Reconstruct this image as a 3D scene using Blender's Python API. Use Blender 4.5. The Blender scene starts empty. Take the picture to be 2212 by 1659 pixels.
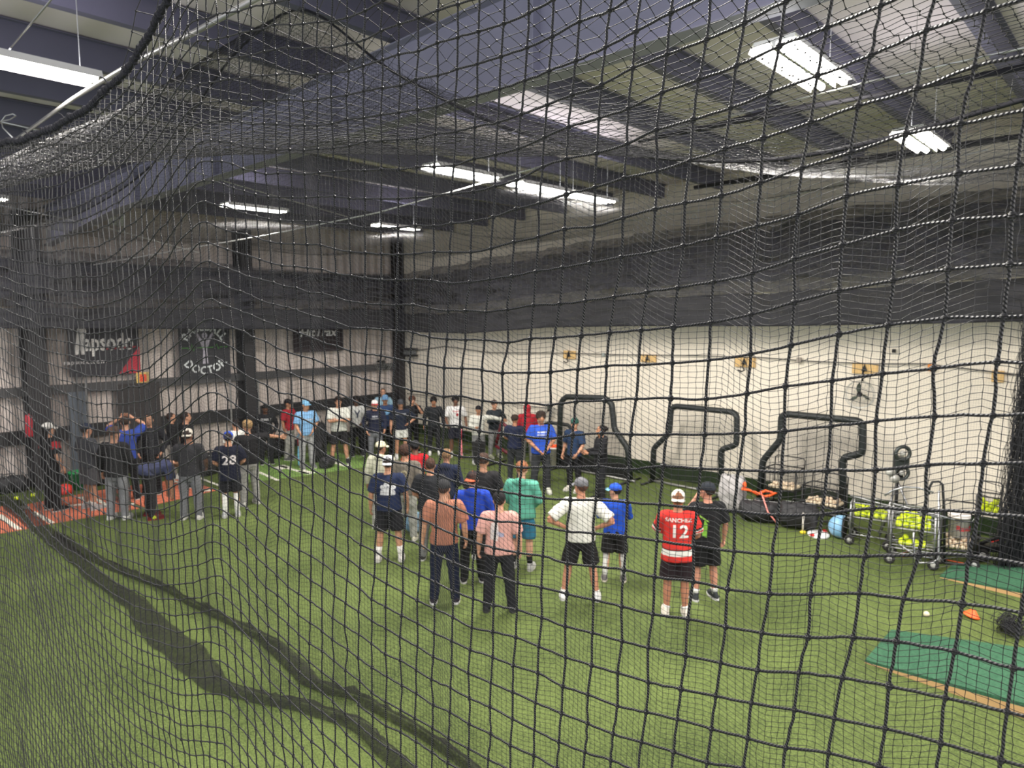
import bpy, bmesh, math, random
import numpy as np
from mathutils import Vector, Matrix, noise
from mathutils.bvhtree import BVHTree
random.seed(7); RNG = np.random.default_rng(7)
scn = bpy.context.scene
COL = scn.collection
PI = math.pi
# ------------------------------------------------------------------ camera
F, CX, CY = 1525.0, 1106.0, 829.5
CAMZ, PITCH = 4.1, math.radians(5.8)
FW = Vector((0.734, 0.679, 0)).normalized(); RT = Vector((FW.y, -FW.x, 0))
cam_d = bpy.data.cameras.new('camera'); cam = bpy.data.objects.new('camera', cam_d); COL.objects.link(cam)
cam.location = (0, 0, CAMZ); cam.rotation_euler = (PI/2 - PITCH, 0, -math.atan2(FW.x, FW.y))
cam_d.sensor_width = 36; cam_d.lens = 36*F/2212; cam_d.clip_start = .05; cam_d.clip_end = 200
cam_d.dof.use_dof = True; cam_d.dof.focus_distance = 1.15; cam_d.dof.aperture_fstop = 10
scn.camera = cam
# ------------------------------------------------------------------ ambient and exposure
w = bpy.data.worlds.new('world'); scn.world = w; w.use_nodes = True
w.node_tree.nodes['Background'].inputs[0].default_value = (.86, .9, 1, 1)
w.node_tree.nodes['Background'].inputs[1].default_value = 1.15
scn.view_settings.view_transform = 'Standard'; scn.view_settings.look = 'None'
scn.view_settings.exposure = 0.76; scn.view_settings.gamma = 1; scn.view_settings.use_curve_mapping = False
LAMP_W = 150.0
# fixtures hang in rows under the roof: (x, y, z) centres
LAMPS_SEEN = [(1.6,6.97,6.1),(2.7,15.3,6.1),(7.0,7.4,6.05),(6.85,13.1,6.1),(10.6,13.5,6.1),(8.9,7.6,6.1),(10.25,7.6,6.1),(5.75,2.2,6.0),(9.3,2.2,6.05)]
LAMPS_ADDED = [(-3.5,6.97,6.1),(-3.5,13.5,6.1),(1.8,1.6,6.4),(13.3,-.9,6.3),(-2.5,-2.6,6.4),(3.2,-4.2,6.4),(9,-4.5,6.3),(13.4,-3,6.3)]  # unseen fixtures added to light the nets from outside the view

# ------------------------------------------------------------------ rays of the photograph's geometry
def ray(px, py):
    l = (px-CX)/F; u = (CY-py)/F
    return FW*(math.cos(PITCH)+u*math.sin(PITCH)) + RT*l + Vector((0,0,1))*(u*math.cos(PITCH)-math.sin(PITCH))
C0 = Vector((0,0,CAMZ))
def onz(px, py, z=0.0):
    r = ray(px, py); return C0 + r*((z-CAMZ)/r.z)
def onx(px, py, x):
    r = ray(px, py); return C0 + r*(x/r.x)
def ony(px, py, y):
    r = ray(px, py); return C0 + r*(y/r.y)
XR, YB = 15.3, 19.5        # right wall, back wall

# ------------------------------------------------------------------ materials
MATS = {}
def lin(c): return tuple(((v/255)/12.92 if v/255 <= .04045 else ((v/255+.055)/1.055)**2.4) for v in c)
def mat(name, rgb, rough=.7, metal=0, spec=.4, bump=0, bscale=60, var=0, vscale=8, emit=0, stretch=None):
    if name in MATS: return MATS[name]
    m = bpy.data.materials.new(name); m.use_nodes = True; nt = m.node_tree; N = nt.nodes; L = nt.links
    b = N['Principled BSDF']; c = lin(rgb)+(1,)
    b.inputs['Base Color'].default_value = c; b.inputs['Roughness'].default_value = rough
    b.inputs['Metallic'].default_value = metal; b.inputs['Specular IOR Level'].default_value = spec
    tc = N.new('ShaderNodeTexCoord'); src = tc.outputs['Object']
    if stretch:
        mp = N.new('ShaderNodeMapping'); mp.inputs['Scale'].default_value = stretch; L.new(src, mp.inputs[0]); src = mp.outputs[0]
    n = N.new('ShaderNodeTexNoise'); n.inputs['Scale'].default_value = vscale; n.inputs['Detail'].default_value = 4; L.new(src, n.inputs['Vector'])
    r = N.new('ShaderNodeMix'); r.data_type = 'RGBA'
    k = max(var, .06)
    r.inputs[6].default_value = tuple(v*(1-k) for v in c[:3])+(1,); r.inputs[7].default_value = tuple(min(1, v*(1+k)) for v in c[:3])+(1,)
    L.new(n.outputs[0], r.inputs[0]); L.new(r.outputs[2], b.inputs['Base Color'])
    if bump:
        n2 = N.new('ShaderNodeTexNoise'); n2.inputs['Scale'].default_value = bscale; n2.inputs['Detail'].default_value = 3; L.new(src, n2.inputs['Vector'])
        bp = N.new('ShaderNodeBump'); bp.inputs['Strength'].default_value = bump; bp.inputs['Distance'].default_value = .02
        L.new(n2.outputs[0], bp.inputs['Height']); L.new(bp.outputs[0], b.inputs['Normal'])
    if emit:
        b.inputs['Emission Color'].default_value = c; b.inputs['Emission Strength'].default_value = emit
    MATS[name] = m; return m
def cloth(rgb):
    g_ = sum(rgb)/3; rgb = tuple(int((c*.88+g_*.12)*.90) for c in rgb); return mat('cloth_%d_%d_%d' % tuple(rgb), rgb, rough=.9, spec=.15, bump=.35, bscale=22, var=.14, vscale=7)
def skin(rgb):
    rgb = tuple(int(c*.90) for c in rgb); return mat('skin_%d_%d_%d' % tuple(rgb), rgb, rough=.55, spec=.35, bump=.05)

def turf_mat(name='turf', a=(48,62,28), b=(122,138,76), sc=1.0):
    m = bpy.data.materials.new(name); m.use_nodes = True; nt = m.node_tree; N = nt.nodes; L = nt.links; p = N['Principled BSDF']
    tc = N.new('ShaderNodeTexCoord')
    big = N.new('ShaderNodeTexNoise'); big.inputs['Scale'].default_value = .55*sc; big.inputs['Detail'].default_value = 3; big.inputs['Distortion'].default_value = .8
    mid = N.new('ShaderNodeTexNoise'); mid.inputs['Scale'].default_value = 9*sc; mid.inputs['Detail'].default_value = 5; mid.inputs['Roughness'].default_value = .7
    fine = N.new('ShaderNodeTexNoise'); fine.inputs['Scale'].default_value = 46; fine.inputs['Detail'].default_value = 4; fine.inputs['Roughness'].default_value = .75
    mp = N.new('ShaderNodeMapping'); mp.inputs['Scale'].default_value = (1.5, .75, 1); mp.inputs['Rotation'].default_value = (0,0,.9)
    L.new(tc.outputs['Object'], mp.inputs[0])
    for n in (big, mid): L.new(tc.outputs['Object'], n.inputs['Vector'])
    L.new(mp.outputs[0], fine.inputs['Vector'])
    s1 = N.new('ShaderNodeMath'); s1.operation = 'MULTIPLY_ADD'; L.new(big.outputs[0], s1.inputs[0]); s1.inputs[1].default_value = .9; s1.inputs[2].default_value = -.45
    s2 = N.new('ShaderNodeMath'); s2.operation = 'MULTIPLY_ADD'; L.new(mid.outputs[0], s2.inputs[0]); s2.inputs[1].default_value = .9; L.new(s1.outputs[0], s2.inputs[2])
    s3 = N.new('ShaderNodeMath'); s3.operation = 'MULTIPLY_ADD'; L.new(fine.outputs[0], s3.inputs[0]); s3.inputs[1].default_value = 3.0; L.new(s2.outputs[0], s3.inputs[2])
    s4 = N.new('ShaderNodeMath'); s4.operation = 'SUBTRACT'; L.new(s3.outputs[0], s4.inputs[0]); s4.inputs[1].default_value = 1.47; s4.use_clamp = True
    mx = N.new('ShaderNodeMix'); mx.data_type = 'RGBA'; mx.inputs[6].default_value = lin(a)+(1,); mx.inputs[7].default_value = lin(b)+(1,)
    L.new(s4.outputs[0], mx.inputs[0]); L.new(mx.outputs[2], p.inputs['Base Color'])
    p.inputs['Roughness'].default_value = .8; p.inputs['Specular IOR Level'].default_value = .2
    bp = N.new('ShaderNodeBump'); bp.inputs['Strength'].default_value = .9; bp.inputs['Distance'].default_value = .03
    L.new(fine.outputs[0], bp.inputs['Height']); L.new(bp.outputs[0], p.inputs['Normal'])
    return m

def ribbed_mat(name, rgb, axis, freq, depth=.5, dark=.8):
    m = bpy.data.materials.new(name); m.use_nodes = True; nt = m.node_tree; N = nt.nodes; L = nt.links; p = N['Principled BSDF']
    tc = N.new('ShaderNodeTexCoord'); sp = N.new('ShaderNodeSeparateXYZ'); L.new(tc.outputs['Object'], sp.inputs[0])
    a = N.new('ShaderNodeMath'); a.operation = 'MULTIPLY'; L.new(sp.outputs[axis], a.inputs[0]); a.inputs[1].default_value = freq*2*PI
    s = N.new('ShaderNodeMath'); s.operation = 'SINE'; L.new(a.outputs[0], s.inputs[0])
    n = N.new('ShaderNodeTexNoise'); n.inputs['Scale'].default_value = 1.3; n.inputs['Detail'].default_value = 5; L.new(tc.outputs['Object'], n.inputs['Vector'])
    mx = N.new('ShaderNodeMix'); mx.data_type = 'RGBA'; c = lin(rgb)
    mx.inputs[6].default_value = tuple(v*dark for v in c)+(1,); mx.inputs[7].default_value = c+(1,)
    L.new(n.outputs[0], mx.inputs[0]); L.new(mx.outputs[2], p.inputs['Base Color']); p.inputs['Roughness'].default_value = .65
    bp = N.new('ShaderNodeBump'); bp.inputs['Strength'].default_value = depth; bp.inputs['Distance'].default_value = .05
    L.new(s.outputs[0], bp.inputs['Height']); L.new(bp.outputs[0], p.inputs['Normal'])
    return m

def cord_mat(name, a, b, pitch=260.):
    m = bpy.data.materials.new(name); m.use_nodes = True; nt = m.node_tree; N = nt.nodes; L = nt.links; p = N['Principled BSDF']
    uv = N.new('ShaderNodeUVMap'); sp = N.new('ShaderNodeSeparateXYZ'); L.new(uv.outputs[0], sp.inputs[0])
    a1 = N.new('ShaderNodeMath'); a1.operation = 'MULTIPLY_ADD'; L.new(sp.outputs[0], a1.inputs[0]); a1.inputs[1].default_value = pitch*2*PI
    a0 = N.new('ShaderNodeMath'); a0.operation = 'MULTIPLY'; L.new(sp.outputs[1], a0.inputs[0]); a0.inputs[1].default_value = 2*PI*2
    L.new(a0.outputs[0], a1.inputs[2])
    s = N.new('ShaderNodeMath'); s.operation = 'SINE'; L.new(a1.outputs[0], s.inputs[0])
    mr = N.new('ShaderNodeMapRange'); mr.inputs[1].default_value = -1; L.new(s.outputs[0], mr.inputs[0])
    mx = N.new('ShaderNodeMix'); mx.data_type = 'RGBA'; mx.inputs[6].default_value = lin(a)+(1,); mx.inputs[7].default_value = lin(b)+(1,)  # paler stripe paints the twist's highlights into the cord colour
    L.new(mr.outputs[0], mx.inputs[0]); L.new(mx.outputs[2], p.inputs['Base Color']); p.inputs['Roughness'].default_value = .5; p.inputs['Specular IOR Level'].default_value = .5
    bp = N.new('ShaderNodeBump'); bp.inputs['Strength'].default_value = .8; bp.inputs['Distance'].default_value = .0012
    L.new(s.outputs[0], bp.inputs['Height']); L.new(bp.outputs[0], p.inputs['Normal'])
    return m

def sheer_mat(name, rgb, alpha_lo, alpha_hi, scale, stretch=(1,1,1), fine=0):
    """dark net cloth: a woven stuff with holes (transparency by a noise and weave pattern)"""
    m = bpy.data.materials.new(name); m.use_nodes = True; nt = m.node_tree; N = nt.nodes; L = nt.links; p = N['Principled BSDF']
    p.inputs['Base Color'].default_value = lin(rgb)+(1,); p.inputs['Roughness'].default_value = .8; p.inputs['Specular IOR Level'].default_value = .3
    tc = N.new('ShaderNodeTexCoord'); mp = N.new('ShaderNodeMapping'); mp.inputs['Scale'].default_value = stretch; L.new(tc.outputs['Object'], mp.inputs[0])
    n = N.new('ShaderNodeTexNoise'); n.inputs['Scale'].default_value = scale; n.inputs['Detail'].default_value = 6; n.inputs['Distortion'].default_value = 1.2; n.inputs['Roughness'].default_value = .65; L.new(mp.outputs[0], n.inputs['Vector'])
    mr = N.new('ShaderNodeMapRange'); mr.inputs[1].default_value = .3; mr.inputs[2].default_value = .7; mr.inputs[3].default_value = alpha_lo; mr.inputs[4].default_value = alpha_hi
    L.new(n.outputs[0], mr.inputs[0]); L.new(mr.outputs[0], p.inputs['Alpha'])
    return m

# ------------------------------------------------------------------ objects
def link(name, me, m=None, parent=None, smooth=False):
    o = bpy.data.objects.new(name, me); COL.objects.link(o)
    if m:
        for mm in (m if isinstance(m, (list, tuple)) else [m]): me.materials.append(mm)
    if parent: o.parent = parent
    if smooth and me.polygons: me.polygons.foreach_set('use_smooth', [True]*len(me.polygons))
    return o
def tag(o, label, cat, group=None):
    o['label'] = label; o['category'] = cat
    if group: o['group'] = group
    return o
def structure(o): o['kind'] = 'structure'; return o
def empty(name, loc, rz=0, label=None, cat=None, group=None):
    o = bpy.data.objects.new(name, None); COL.objects.link(o); o.location = loc; o.rotation_euler = (0,0,rz); o.empty_display_size = .1
    if label: tag(o, label, cat, group)
    return o

class MB:
    """collects shapes into one mesh"""
    def __init__(s): s.v = []; s.f = []; s.n = 0
    def add(s, v, f, M=None):
        v = np.asarray(v, float).reshape(-1,3)
        if M is not None:
            A = np.array(M); v = v @ A[:3,:3].T + A[:3,3]
        s.v.append(v); s.f += [tuple(i+s.n for i in q) for q in f]; s.n += len(v); return s
    def box(s, c, d, M=None, rz=0):
        x,y,z = c; a,b,h = d[0]/2, d[1]/2, d[2]/2
        v = [(i*a,j*b,k*h) for k in (-1,1) for j in (-1,1) for i in (-1,1)]
        cr, sr = math.cos(rz), math.sin(rz)
        v = [(p[0]*cr-p[1]*sr+x, p[0]*sr+p[1]*cr+y, p[2]+z) for p in v]
        return s.add(v, [(0,2,3,1),(4,5,7,6),(0,1,5,4),(2,6,7,3),(0,4,6,2),(1,3,7,5)], M)
    def loft(s, rings, cap=True, M=None):
        n = len(rings[0]); v = [p for r in rings for p in r]; f = []
        for i in range(len(rings)-1):
            for j in range(n):
                f.append((i*n+j, i*n+(j+1)%n, (i+1)*n+(j+1)%n, (i+1)*n+j))
        if cap:
            f.append(tuple(range(n))[::-1]); f.append(tuple((len(rings)-1)*n+j for j in range(n)))
        return s.add(v, f, M)
    def tube(s, pts, r, n=8, cap=True, M=None, flat=1.0, ref=None):
        """round bar along a polyline; r a number or one per point; flat squeezes along the second axis"""
        P = [Vector(p) for p in pts]; R = r if hasattr(r, '__len__') else [r]*len(P); rings = []
        up = Vector(ref) if ref else None; prev = None
        for i, p in enumerate(P):
            t = (P[min(i+1,len(P)-1)] - P[max(i-1,0)])
            if t.length < 1e-9: t = Vector((0,0,1))
            t.normalize()
            if prev is None:
                a = up or (Vector((0,0,1)) if abs(t.z) < .9 else Vector((1,0,0)))
            else: a = prev
            e = a - t*a.dot(t)
            if e.length < 1e-6: e = Vector((1,0,0)) - t*t.x
            e.normalize(); prev = e; g = t.cross(e)
            rr = R[i]; ra, rb = (rr if hasattr(rr,'__len__') else (rr, rr*flat))
            rings.append([tuple(p + e*(math.cos(k*2*PI/n)*ra) + g*(math.sin(k*2*PI/n)*rb)) for k in range(n)])
        return s.loft(rings, cap, M)
    def ring_stack(s, rows, n=16, M=None, cap=True, pw=2.0):
        """horizontal ellipses: rows of (cx, cy, z, rx, ry)"""
        rings = []
        for cx, cy, z, rx, ry in rows:
            r = []
            for k in range(n):
                a = k*2*PI/n; c, q = math.cos(a), math.sin(a)
                e = 2/pw
                r.append((cx + rx*math.copysign(abs(c)**e, c), cy + ry*math.copysign(abs(q)**e, q), z))
            rings.append(r)
        return s.loft(rings, cap, M)
    def sphere(s, c, r, nu=10, nv=7, M=None):
        r = r if hasattr(r,'__len__') else (r,r,r); v = [(c[0],c[1],c[2]-r[2])]
        for j in range(1, nv):
            t = -PI/2 + PI*j/nv
            for i in range(nu):
                a = 2*PI*i/nu; v.append((c[0]+r[0]*math.cos(t)*math.cos(a), c[1]+r[1]*math.cos(t)*math.sin(a), c[2]+r[2]*math.sin(t)))
        v.append((c[0],c[1],c[2]+r[2])); f = [(0, 1+(i+1)%nu, 1+i) for i in range(nu)]
        for j in range(nv-2):
            for i in range(nu): f.append((1+j*nu+i, 1+j*nu+(i+1)%nu, 1+(j+1)*nu+(i+1)%nu, 1+(j+1)*nu+i))
        b = 1+(nv-2)*nu; f += [(b+i, b+(i+1)%nu, len(v)-1) for i in range(nu)]
        return s.add(v, f, M)
    def torus(s, c, R, r, axis='z', n=24, m=8, M=None):
        pts = []; f = []
        for i in range(n):
            a = 2*PI*i/n
            for j in range(m):
                b = 2*PI*j/m; x, y, z = (R+r*math.cos(b))*math.cos(a), (R+r*math.cos(b))*math.sin(a), r*math.sin(b)
                if axis == 'x': x, y, z = z, x, y
                if axis == 'y': x, y, z = x, z, y
                pts.append((c[0]+x, c[1]+y, c[2]+z))
        for i in range(n):
            for j in range(m): f.append((i*m+j, ((i+1)%n)*m+j, ((i+1)%n)*m+(j+1)%m, i*m+(j+1)%m))
        return s.add(pts, f, M)
    def prism(s, poly, a, b, M=None):
        """outline in x,y swept from z=a to z=b"""
        return s.loft([[(x,y,a) for x,y in poly], [(x,y,b) for x,y in poly]], True, M)
    def mesh(s, name='mesh'):
        me = bpy.data.meshes.new(name); me.from_pydata(np.concatenate(s.v).tolist() if s.v else [], [], s.f); me.update(); return me
    def build(s, name, m=None, parent=None, smooth=False, bevel=0):
        me = s.mesh(name)
        if bevel:
            bm = bmesh.new(); bm.from_mesh(me); bmesh.ops.recalc_face_normals(bm, faces=bm.faces)
            bmesh.ops.bevel(bm, geom=[e for e in bm.edges if e.is_manifold and e.calc_face_angle(0) > .6], offset=bevel, segments=2, affect='EDGES', profile=.6); bm.to_mesh(me); bm.free()
        return link(name, me, m, parent, smooth)

def arr_mesh(name, V, Q, uv=None):
    me = bpy.data.meshes.new(name); V = np.ascontiguousarray(V, np.float32).reshape(-1,3); Q = np.ascontiguousarray(Q, np.int32).reshape(-1,4)
    me.vertices.add(len(V)); me.vertices.foreach_set('co', V.ravel()); me.loops.add(Q.size); me.loops.foreach_set('vertex_index', Q.ravel())
    me.polygons.add(len(Q)); me.polygons.foreach_set('loop_start', np.arange(0, Q.size, 4, dtype=np.int32)); me.polygons.foreach_set('loop_total', np.full(len(Q), 4, np.int32))
    me.polygons.foreach_set('use_smooth', np.ones(len(Q), bool))
    if uv is not None:
        l = me.uv_layers.new(name='UVMap'); l.data.foreach_set('uv', np.ascontiguousarray(uv, np.float32).ravel())
    me.update(calc_edges=True); me.validate(); return me

def strands(P, r, sides, nrm, want_uv=False):
    """P (S,L,3) polylines -> round cords"""
    S, Ln, _ = P.shape
    T = np.gradient(P, axis=1); T /= np.linalg.norm(T, axis=2, keepdims=True)+1e-12
    A = np.broadcast_to(np.asarray(nrm, float), P.shape); E = A - T*(A*T).sum(2, keepdims=True); E /= np.linalg.norm(E, axis=2, keepdims=True)+1e-12
    G = np.cross(T, E); ang = np.arange(sides)*2*PI/sides
    V = P[:,:,None,:] + r*(np.cos(ang)[None,None,:,None]*E[:,:,None,:] + np.sin(ang)[None,None,:,None]*G[:,:,None,:])
    s = np.arange(S)[:,None,None]; l = np.arange(Ln-1)[None,:,None]; k = np.arange(sides)[None,None,:]
    b = (s*Ln + l)*sides; k2 = (k+1) % sides
    Q = np.stack([b+k, b+k2, b+sides+k2, b+sides+k], -1).reshape(-1,4)
    uv = None
    if want_uv:
        d = np.concatenate([np.zeros((S,1)), np.cumsum(np.linalg.norm(np.diff(P, axis=1), axis=2), axis=1)], 1)
        u0 = np.broadcast_to(d[:,:-1,None], (S,Ln-1,sides)); u1 = np.broadcast_to(d[:,1:,None], (S,Ln-1,sides)); v0 = np.broadcast_to(k/sides, (S,Ln-1,sides)); v1 = v0 + 1/sides
        uv = np.stack([np.stack([u0,v0],-1), np.stack([u0,v1],-1), np.stack([u1,v1],-1), np.stack([u1,v0],-1)], 3).reshape(-1,2)
    return V.reshape(-1,3), Q, uv

def net(name, P, r, sides, m, nrm, sub=1, wob=0, knot=0, kmask=None, uv=False):
    """P (rows, cols, 3) knots of a square-mesh net -> one mesh of cords and knots"""
    def dense(G):
        if sub == 1: return G
        R_, L_, _ = G.shape; out = np.empty((R_, (L_-1)*sub+1, 3)); 
        Gp = np.concatenate([2*G[:,:1]-G[:,1:2], G, 2*G[:,-1:]-G[:,-2:-1]], 1)
        p0, p1, p2, p3 = Gp[:,:-3], Gp[:,1:-2], Gp[:,2:-1], Gp[:,3:]
        for i in range(sub):
            t = i/sub
            out[:, i::sub][:, :L_-1] = .5*((2*p1)+(-p0+p2)*t+(2*p0-5*p1+4*p2-p3)*t*t+(-p0+3*p1-3*p2+p3)*t**3)
            if wob and i: out[:, i::sub][:, :L_-1] += RNG.normal(0, wob, (R_, L_-1, 3))
        out[:, -1] = G[:, -1]; return out
    V1, Q1, u1 = strands(dense(P), r, sides, nrm, uv); V2, Q2, u2 = strands(dense(P.transpose(1,0,2)), r, sides, nrm, uv)
    Vs, Qs, Us, n = [V1, V2], [Q1, Q2+len(V1)], [u1, u2], len(V1)+len(V2)
    if knot:
        K = P.reshape(-1,3); 
        if kmask is not None: K = K[kmask.ravel()]
        nu, nv = 6, 5; ub = np.array([[math.cos(-PI/2+PI*j/nv)*math.cos(2*PI*i/nu), math.cos(-PI/2+PI*j/nv)*math.sin(2*PI*i/nu), math.sin(-PI/2+PI*j/nv)] for j in range(nv+1) for i in range(nu)])
        sc = knot*(1+RNG.normal(0,.12,(len(K),1,3))); KV = K[:,None,:] + ub[None]*sc
        fq = np.array([[j*nu+i, j*nu+(i+1)%nu, (j+1)*nu+(i+1)%nu, (j+1)*nu+i] for j in range(nv) for i in range(nu)])
        KQ = fq[None] + (np.arange(len(K))*len(ub))[:,None,None]
        Vs.append(KV.reshape(-1,3)); Qs.append(KQ.reshape(-1,4)+n)
        if uv: Us.append(np.tile(np.array([[0,0],[.001,.2],[.002,.4],[.001,.6]]), (len(K)*len(fq),1)))
    me = arr_mesh(name, np.concatenate(Vs), np.concatenate(Qs), np.concatenate(Us) if uv else None)
    return link(name, me, m)
# ================================================================== THE SHELL
def roof(y): return 7.42 - .03*y
M_turf = turf_mat()
M_turfd = turf_mat('turf_strip', (34,48,26), (60,78,46))
M_white = mat('white_wall_paint', (236,226,210), rough=.75, var=.05, vscale=.6)
M_back = ribbed_mat('ribbed_wall_lining', (205,192,184), 0, 3.3, .55, .86)
M_deck = ribbed_mat('roof_lining', (226,214,220), 0, 1.6, .25, .85)
M_steel = mat('hazed_steel_paint', (100,98,118), rough=.6, var=.12, vscale=2)  # bluish overhead haze is put into this lifted steel colour
M_girt = mat('grey_girt_paint', (70,69,70), rough=.6, var=.15, vscale=3)
M_col = mat('charcoal_column_paint', (44,42,44), rough=.6, var=.1)
M_black = mat('black_paint', (20,20,22), rough=.5)
M_cable = mat('galvanised_wire', (205,205,205), rough=.35, metal=.6, emit=0)
M_pipe = mat('galvanised_pipe', (150,148,146), rough=.4, metal=.5, var=.2, vscale=5)

structure(MB().box((4, 4, -.1), (23.6, 32, .2)).build('floor', M_turf))
structure(MB().box((XR+.1, 4, 3.7), (.2, 31.4, 7.6)).build('wall_right', M_white))
structure(MB().box((3.9, YB+.1, 3.5), (22.6, .2, 7)).build('wall_back', M_back))
def slope_box(name, m, x0, x1, y0, y1, zf0, zf1, **k):
    b = MB(); v = [(x,y,z) for (y,zs) in ((y0,(zf0(y0),zf1(y0))),(y1,(zf0(y1),zf1(y1)))) for z in zs for x in (x0,x1)]
    b.add(v, [(0,1,3,2),(4,6,7,5),(0,4,5,1),(2,3,7,6),(0,2,6,4),(1,5,7,3)]); return b.build(name, m)
structure(slope_box('ceiling', M_deck, -7.4, XR+.2, -11.7, YB+.2, roof, lambda y: roof(y)+.12))
# purlins run along the back wall's direction, one each 1.5 m
def purlin(y):
    z = roof(y); b = MB()
    b.box((3.9, y, z-.16), (22.6, .012, .32)); b.box((3.9, y+.05, z-.315), (22.6, .11, .012)); b.box((3.9, y-.03, z-.02), (22.6, .065, .012))
    b.box((3.9, y+.10, z-.30), (22.6, .012, .04)); return structure(b.build('trim_1', M_steel))
for y in np.arange(-9, YB, 1.49): purlin(float(y)+.2)
# insulation seams: long dark flat bars beneath the lining beside every purlin
def rafter(x, y0, y1, zlo):
    b = MB(); n = 12; ys = [y0+(y1-y0)*i/n for i in range(n+1)]
    for i in range(n):
        a, c = ys[i], ys[i+1]
        v = [(x+s*.006, y, z) for y in (a, c) for z in (zlo(y), roof(y)-.33) for s in (-1, 1)]
        b.add(v, [(0,1,3,2),(4,6,7,5),(0,4,5,1),(2,3,7,6),(0,2,6,4),(1,5,7,3)])
        for zf in (zlo, lambda y: roof(y)-.34):
            v = [(x+s*.11, y, zf(y)+t) for y in (a, c) for t in (-.012, 0) for s in (-1, 1)]
            b.add(v, [(0,1,3,2),(4,6,7,5),(0,4,5,1),(2,3,7,6),(0,2,6,4),(1,5,7,3)])
    y = y0+.8
    while y < y1:
        b.box((x, y, (zlo(y)+roof(y)-.33)/2), (.2, .012, roof(y)-.33-zlo(y))); y += 3.1
    return b
M_raft = mat('hazed_rafter_paint', (146,144,164), rough=.6, var=.08, vscale=1.5)  # grey raised towards blue, painting overhead haze into the rafter
structure(rafter(4.9, -9, YB-.2, lambda y: 6.17-.008*y-(max(0, y-14)*.07)).build('trim_2', M_raft))
# columns of the steel frame on the back wall and in the corner
def column(x, y, w, d, h, m=None):
    b = MB(); b.box((x, y, h/2), (.014, d-.02, h)); b.box((x, y-d/2, h/2), (w, .014, h)); b.box((x, y+d/2, h/2), (w, .014, h)); return structure(b.build('trim_3', m or M_col))
column(4.45, YB-.33, .42, .6, 6.4); column(9.6, YB-.3, .32, .5, 6.4); column(-1.2, YB-.3, .32, .5, 6.4)
structure(MB().box((XR-.16, YB-.2, 3.3), (.26, .34, 6.6)).build('trim_4', M_col))
# girts
def girt(z, m=M_girt, h=.2):
    b = MB(); b.box((3.9, YB-.11, z), (22.5, .2, .012)); b.box((3.9, YB-.205, z-h/2), (22.5, .012, h)); return structure(b.build('trim_5', m))
girt(ony(520, 807, YB-.2).z); girt(ony(560, 888, YB-.2).z+.12, mat('dark_girt', (34,33,35)), .3); girt(5.3)
# kick strip of turf on the right wall
structure(MB().box((XR-.03, 4, .17), (.05, 31, .34)).build('baseboard_right', M_turfd))
structure(MB().box((3.9, YB-.03, .1), (22.4, .05, .2)).build('baseboard_back', M_col))
# dark sliding door and grey door panel on the back wall
def wall_rect(name, x0, y0, x1, y1, m, d=.05, off=.22):
    a = ony(x0, y0, YB-off); c = ony(x1, y1, YB-off)
    return MB().box(((a.x+c.x)/2, YB-off, (a.z+c.z)/2), (abs(c.x-a.x), d, abs(a.z-c.z))).build(name, m)
a = ony(253, 830, YB-.22); c = ony(347, 900, YB-.22)
structure(MB().box(((a.x+c.x)/2, YB-.22, a.z/2), (c.x-a.x, .06, a.z)).build('door_1', mat('charcoal_door', (52,48,48), var=.1)))
a = ony(146, 848, YB-.22); c = ony(186, 900, YB-.22)
structure(MB().box(((a.x+c.x)/2, YB-.22, a.z/2), (c.x-a.x, .06, a.z)).build('door_2', mat('blue_grey_door', (92,100,110), var=.1)))
# conduits and posts against the back wall
for px in (100, 190, 398, 500, 560, 632, 760):
    p = ony(px, 900, YB-.26); structure(MB().tube([(p.x, p.y, 0), (p.x, p.y, ony(px, 820, YB-.26).z)], .03, 8).build('trim_7', M_pipe))

# ================================================================== LIGHT FIXTURES
M_fix = mat('white_fixture_enamel', (225,225,222), rough=.4)
M_tube = mat('lit_tube', (255,250,238), emit=28)
def fixture(x, y, z, seen=True, label='', first=[None]):
    t = empty('light_fixture', (x, y, z), 0, label, 'ceiling light', 'strip lights under the roof')
    if first[0] is None:
        h = MB(); h.box((0,0,.035), (1.24,.30,.03)); 
        for s in (-1,1): h.add([(-.62,s*.15,.05),(.62,s*.15,.05),(.62,s*.19,-.02),(-.62,s*.19,-.02)], [(0,1,2,3)])
        h.box((0,0,.0),(1.24,.03,.05)); hm = h.mesh('housing'); tm = MB()
        for s in (-1,1): tm.tube([(-.6,s*.09,0),(.6,s*.09,0)], .026, 10)
        tm = tm.mesh('tubes'); wm = MB()
        wm.tube([(0,0,0),(0,0,1.0)], .004, 5)
        first[0] = (hm, tm, wm.mesh('hanger')); hm.materials.append(M_fix); tm.materials.append(M_tube); first[0][2].materials.append(M_cable)
    hm, tm, wm = first[0]
    link('housing', hm, None, t); link('tube', tm, None, t)
    for s in (-.5,.5): hg = link('hanger', wm, None, t); hg.location = (s,0,.05); hg.scale.z = roof(y)-z-.08
    ld = bpy.data.lights.new('tube_light', 'AREA'); ld.shape = 'RECTANGLE'; ld.size = 1.2; ld.size_y = .26; ld.energy = LAMP_W; ld.color = (1, .955, .89)
    lo = bpy.data.objects.new('tube_light', ld); COL.objects.link(lo); lo.parent = t; lo.location = (0,0,-.035)
    l2 = bpy.data.lights.new('tube_uplight', 'AREA'); l2.shape = 'RECTANGLE'; l2.size = 1.2; l2.size_y = .26; l2.energy = LAMP_W*.05; l2.color = (.97,.955,1)
    lo = bpy.data.objects.new('tube_uplight', l2); COL.objects.link(lo); lo.parent = t; lo.location = (0,0,.075); lo.rotation_euler = (PI,0,0)
    return t
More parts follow.
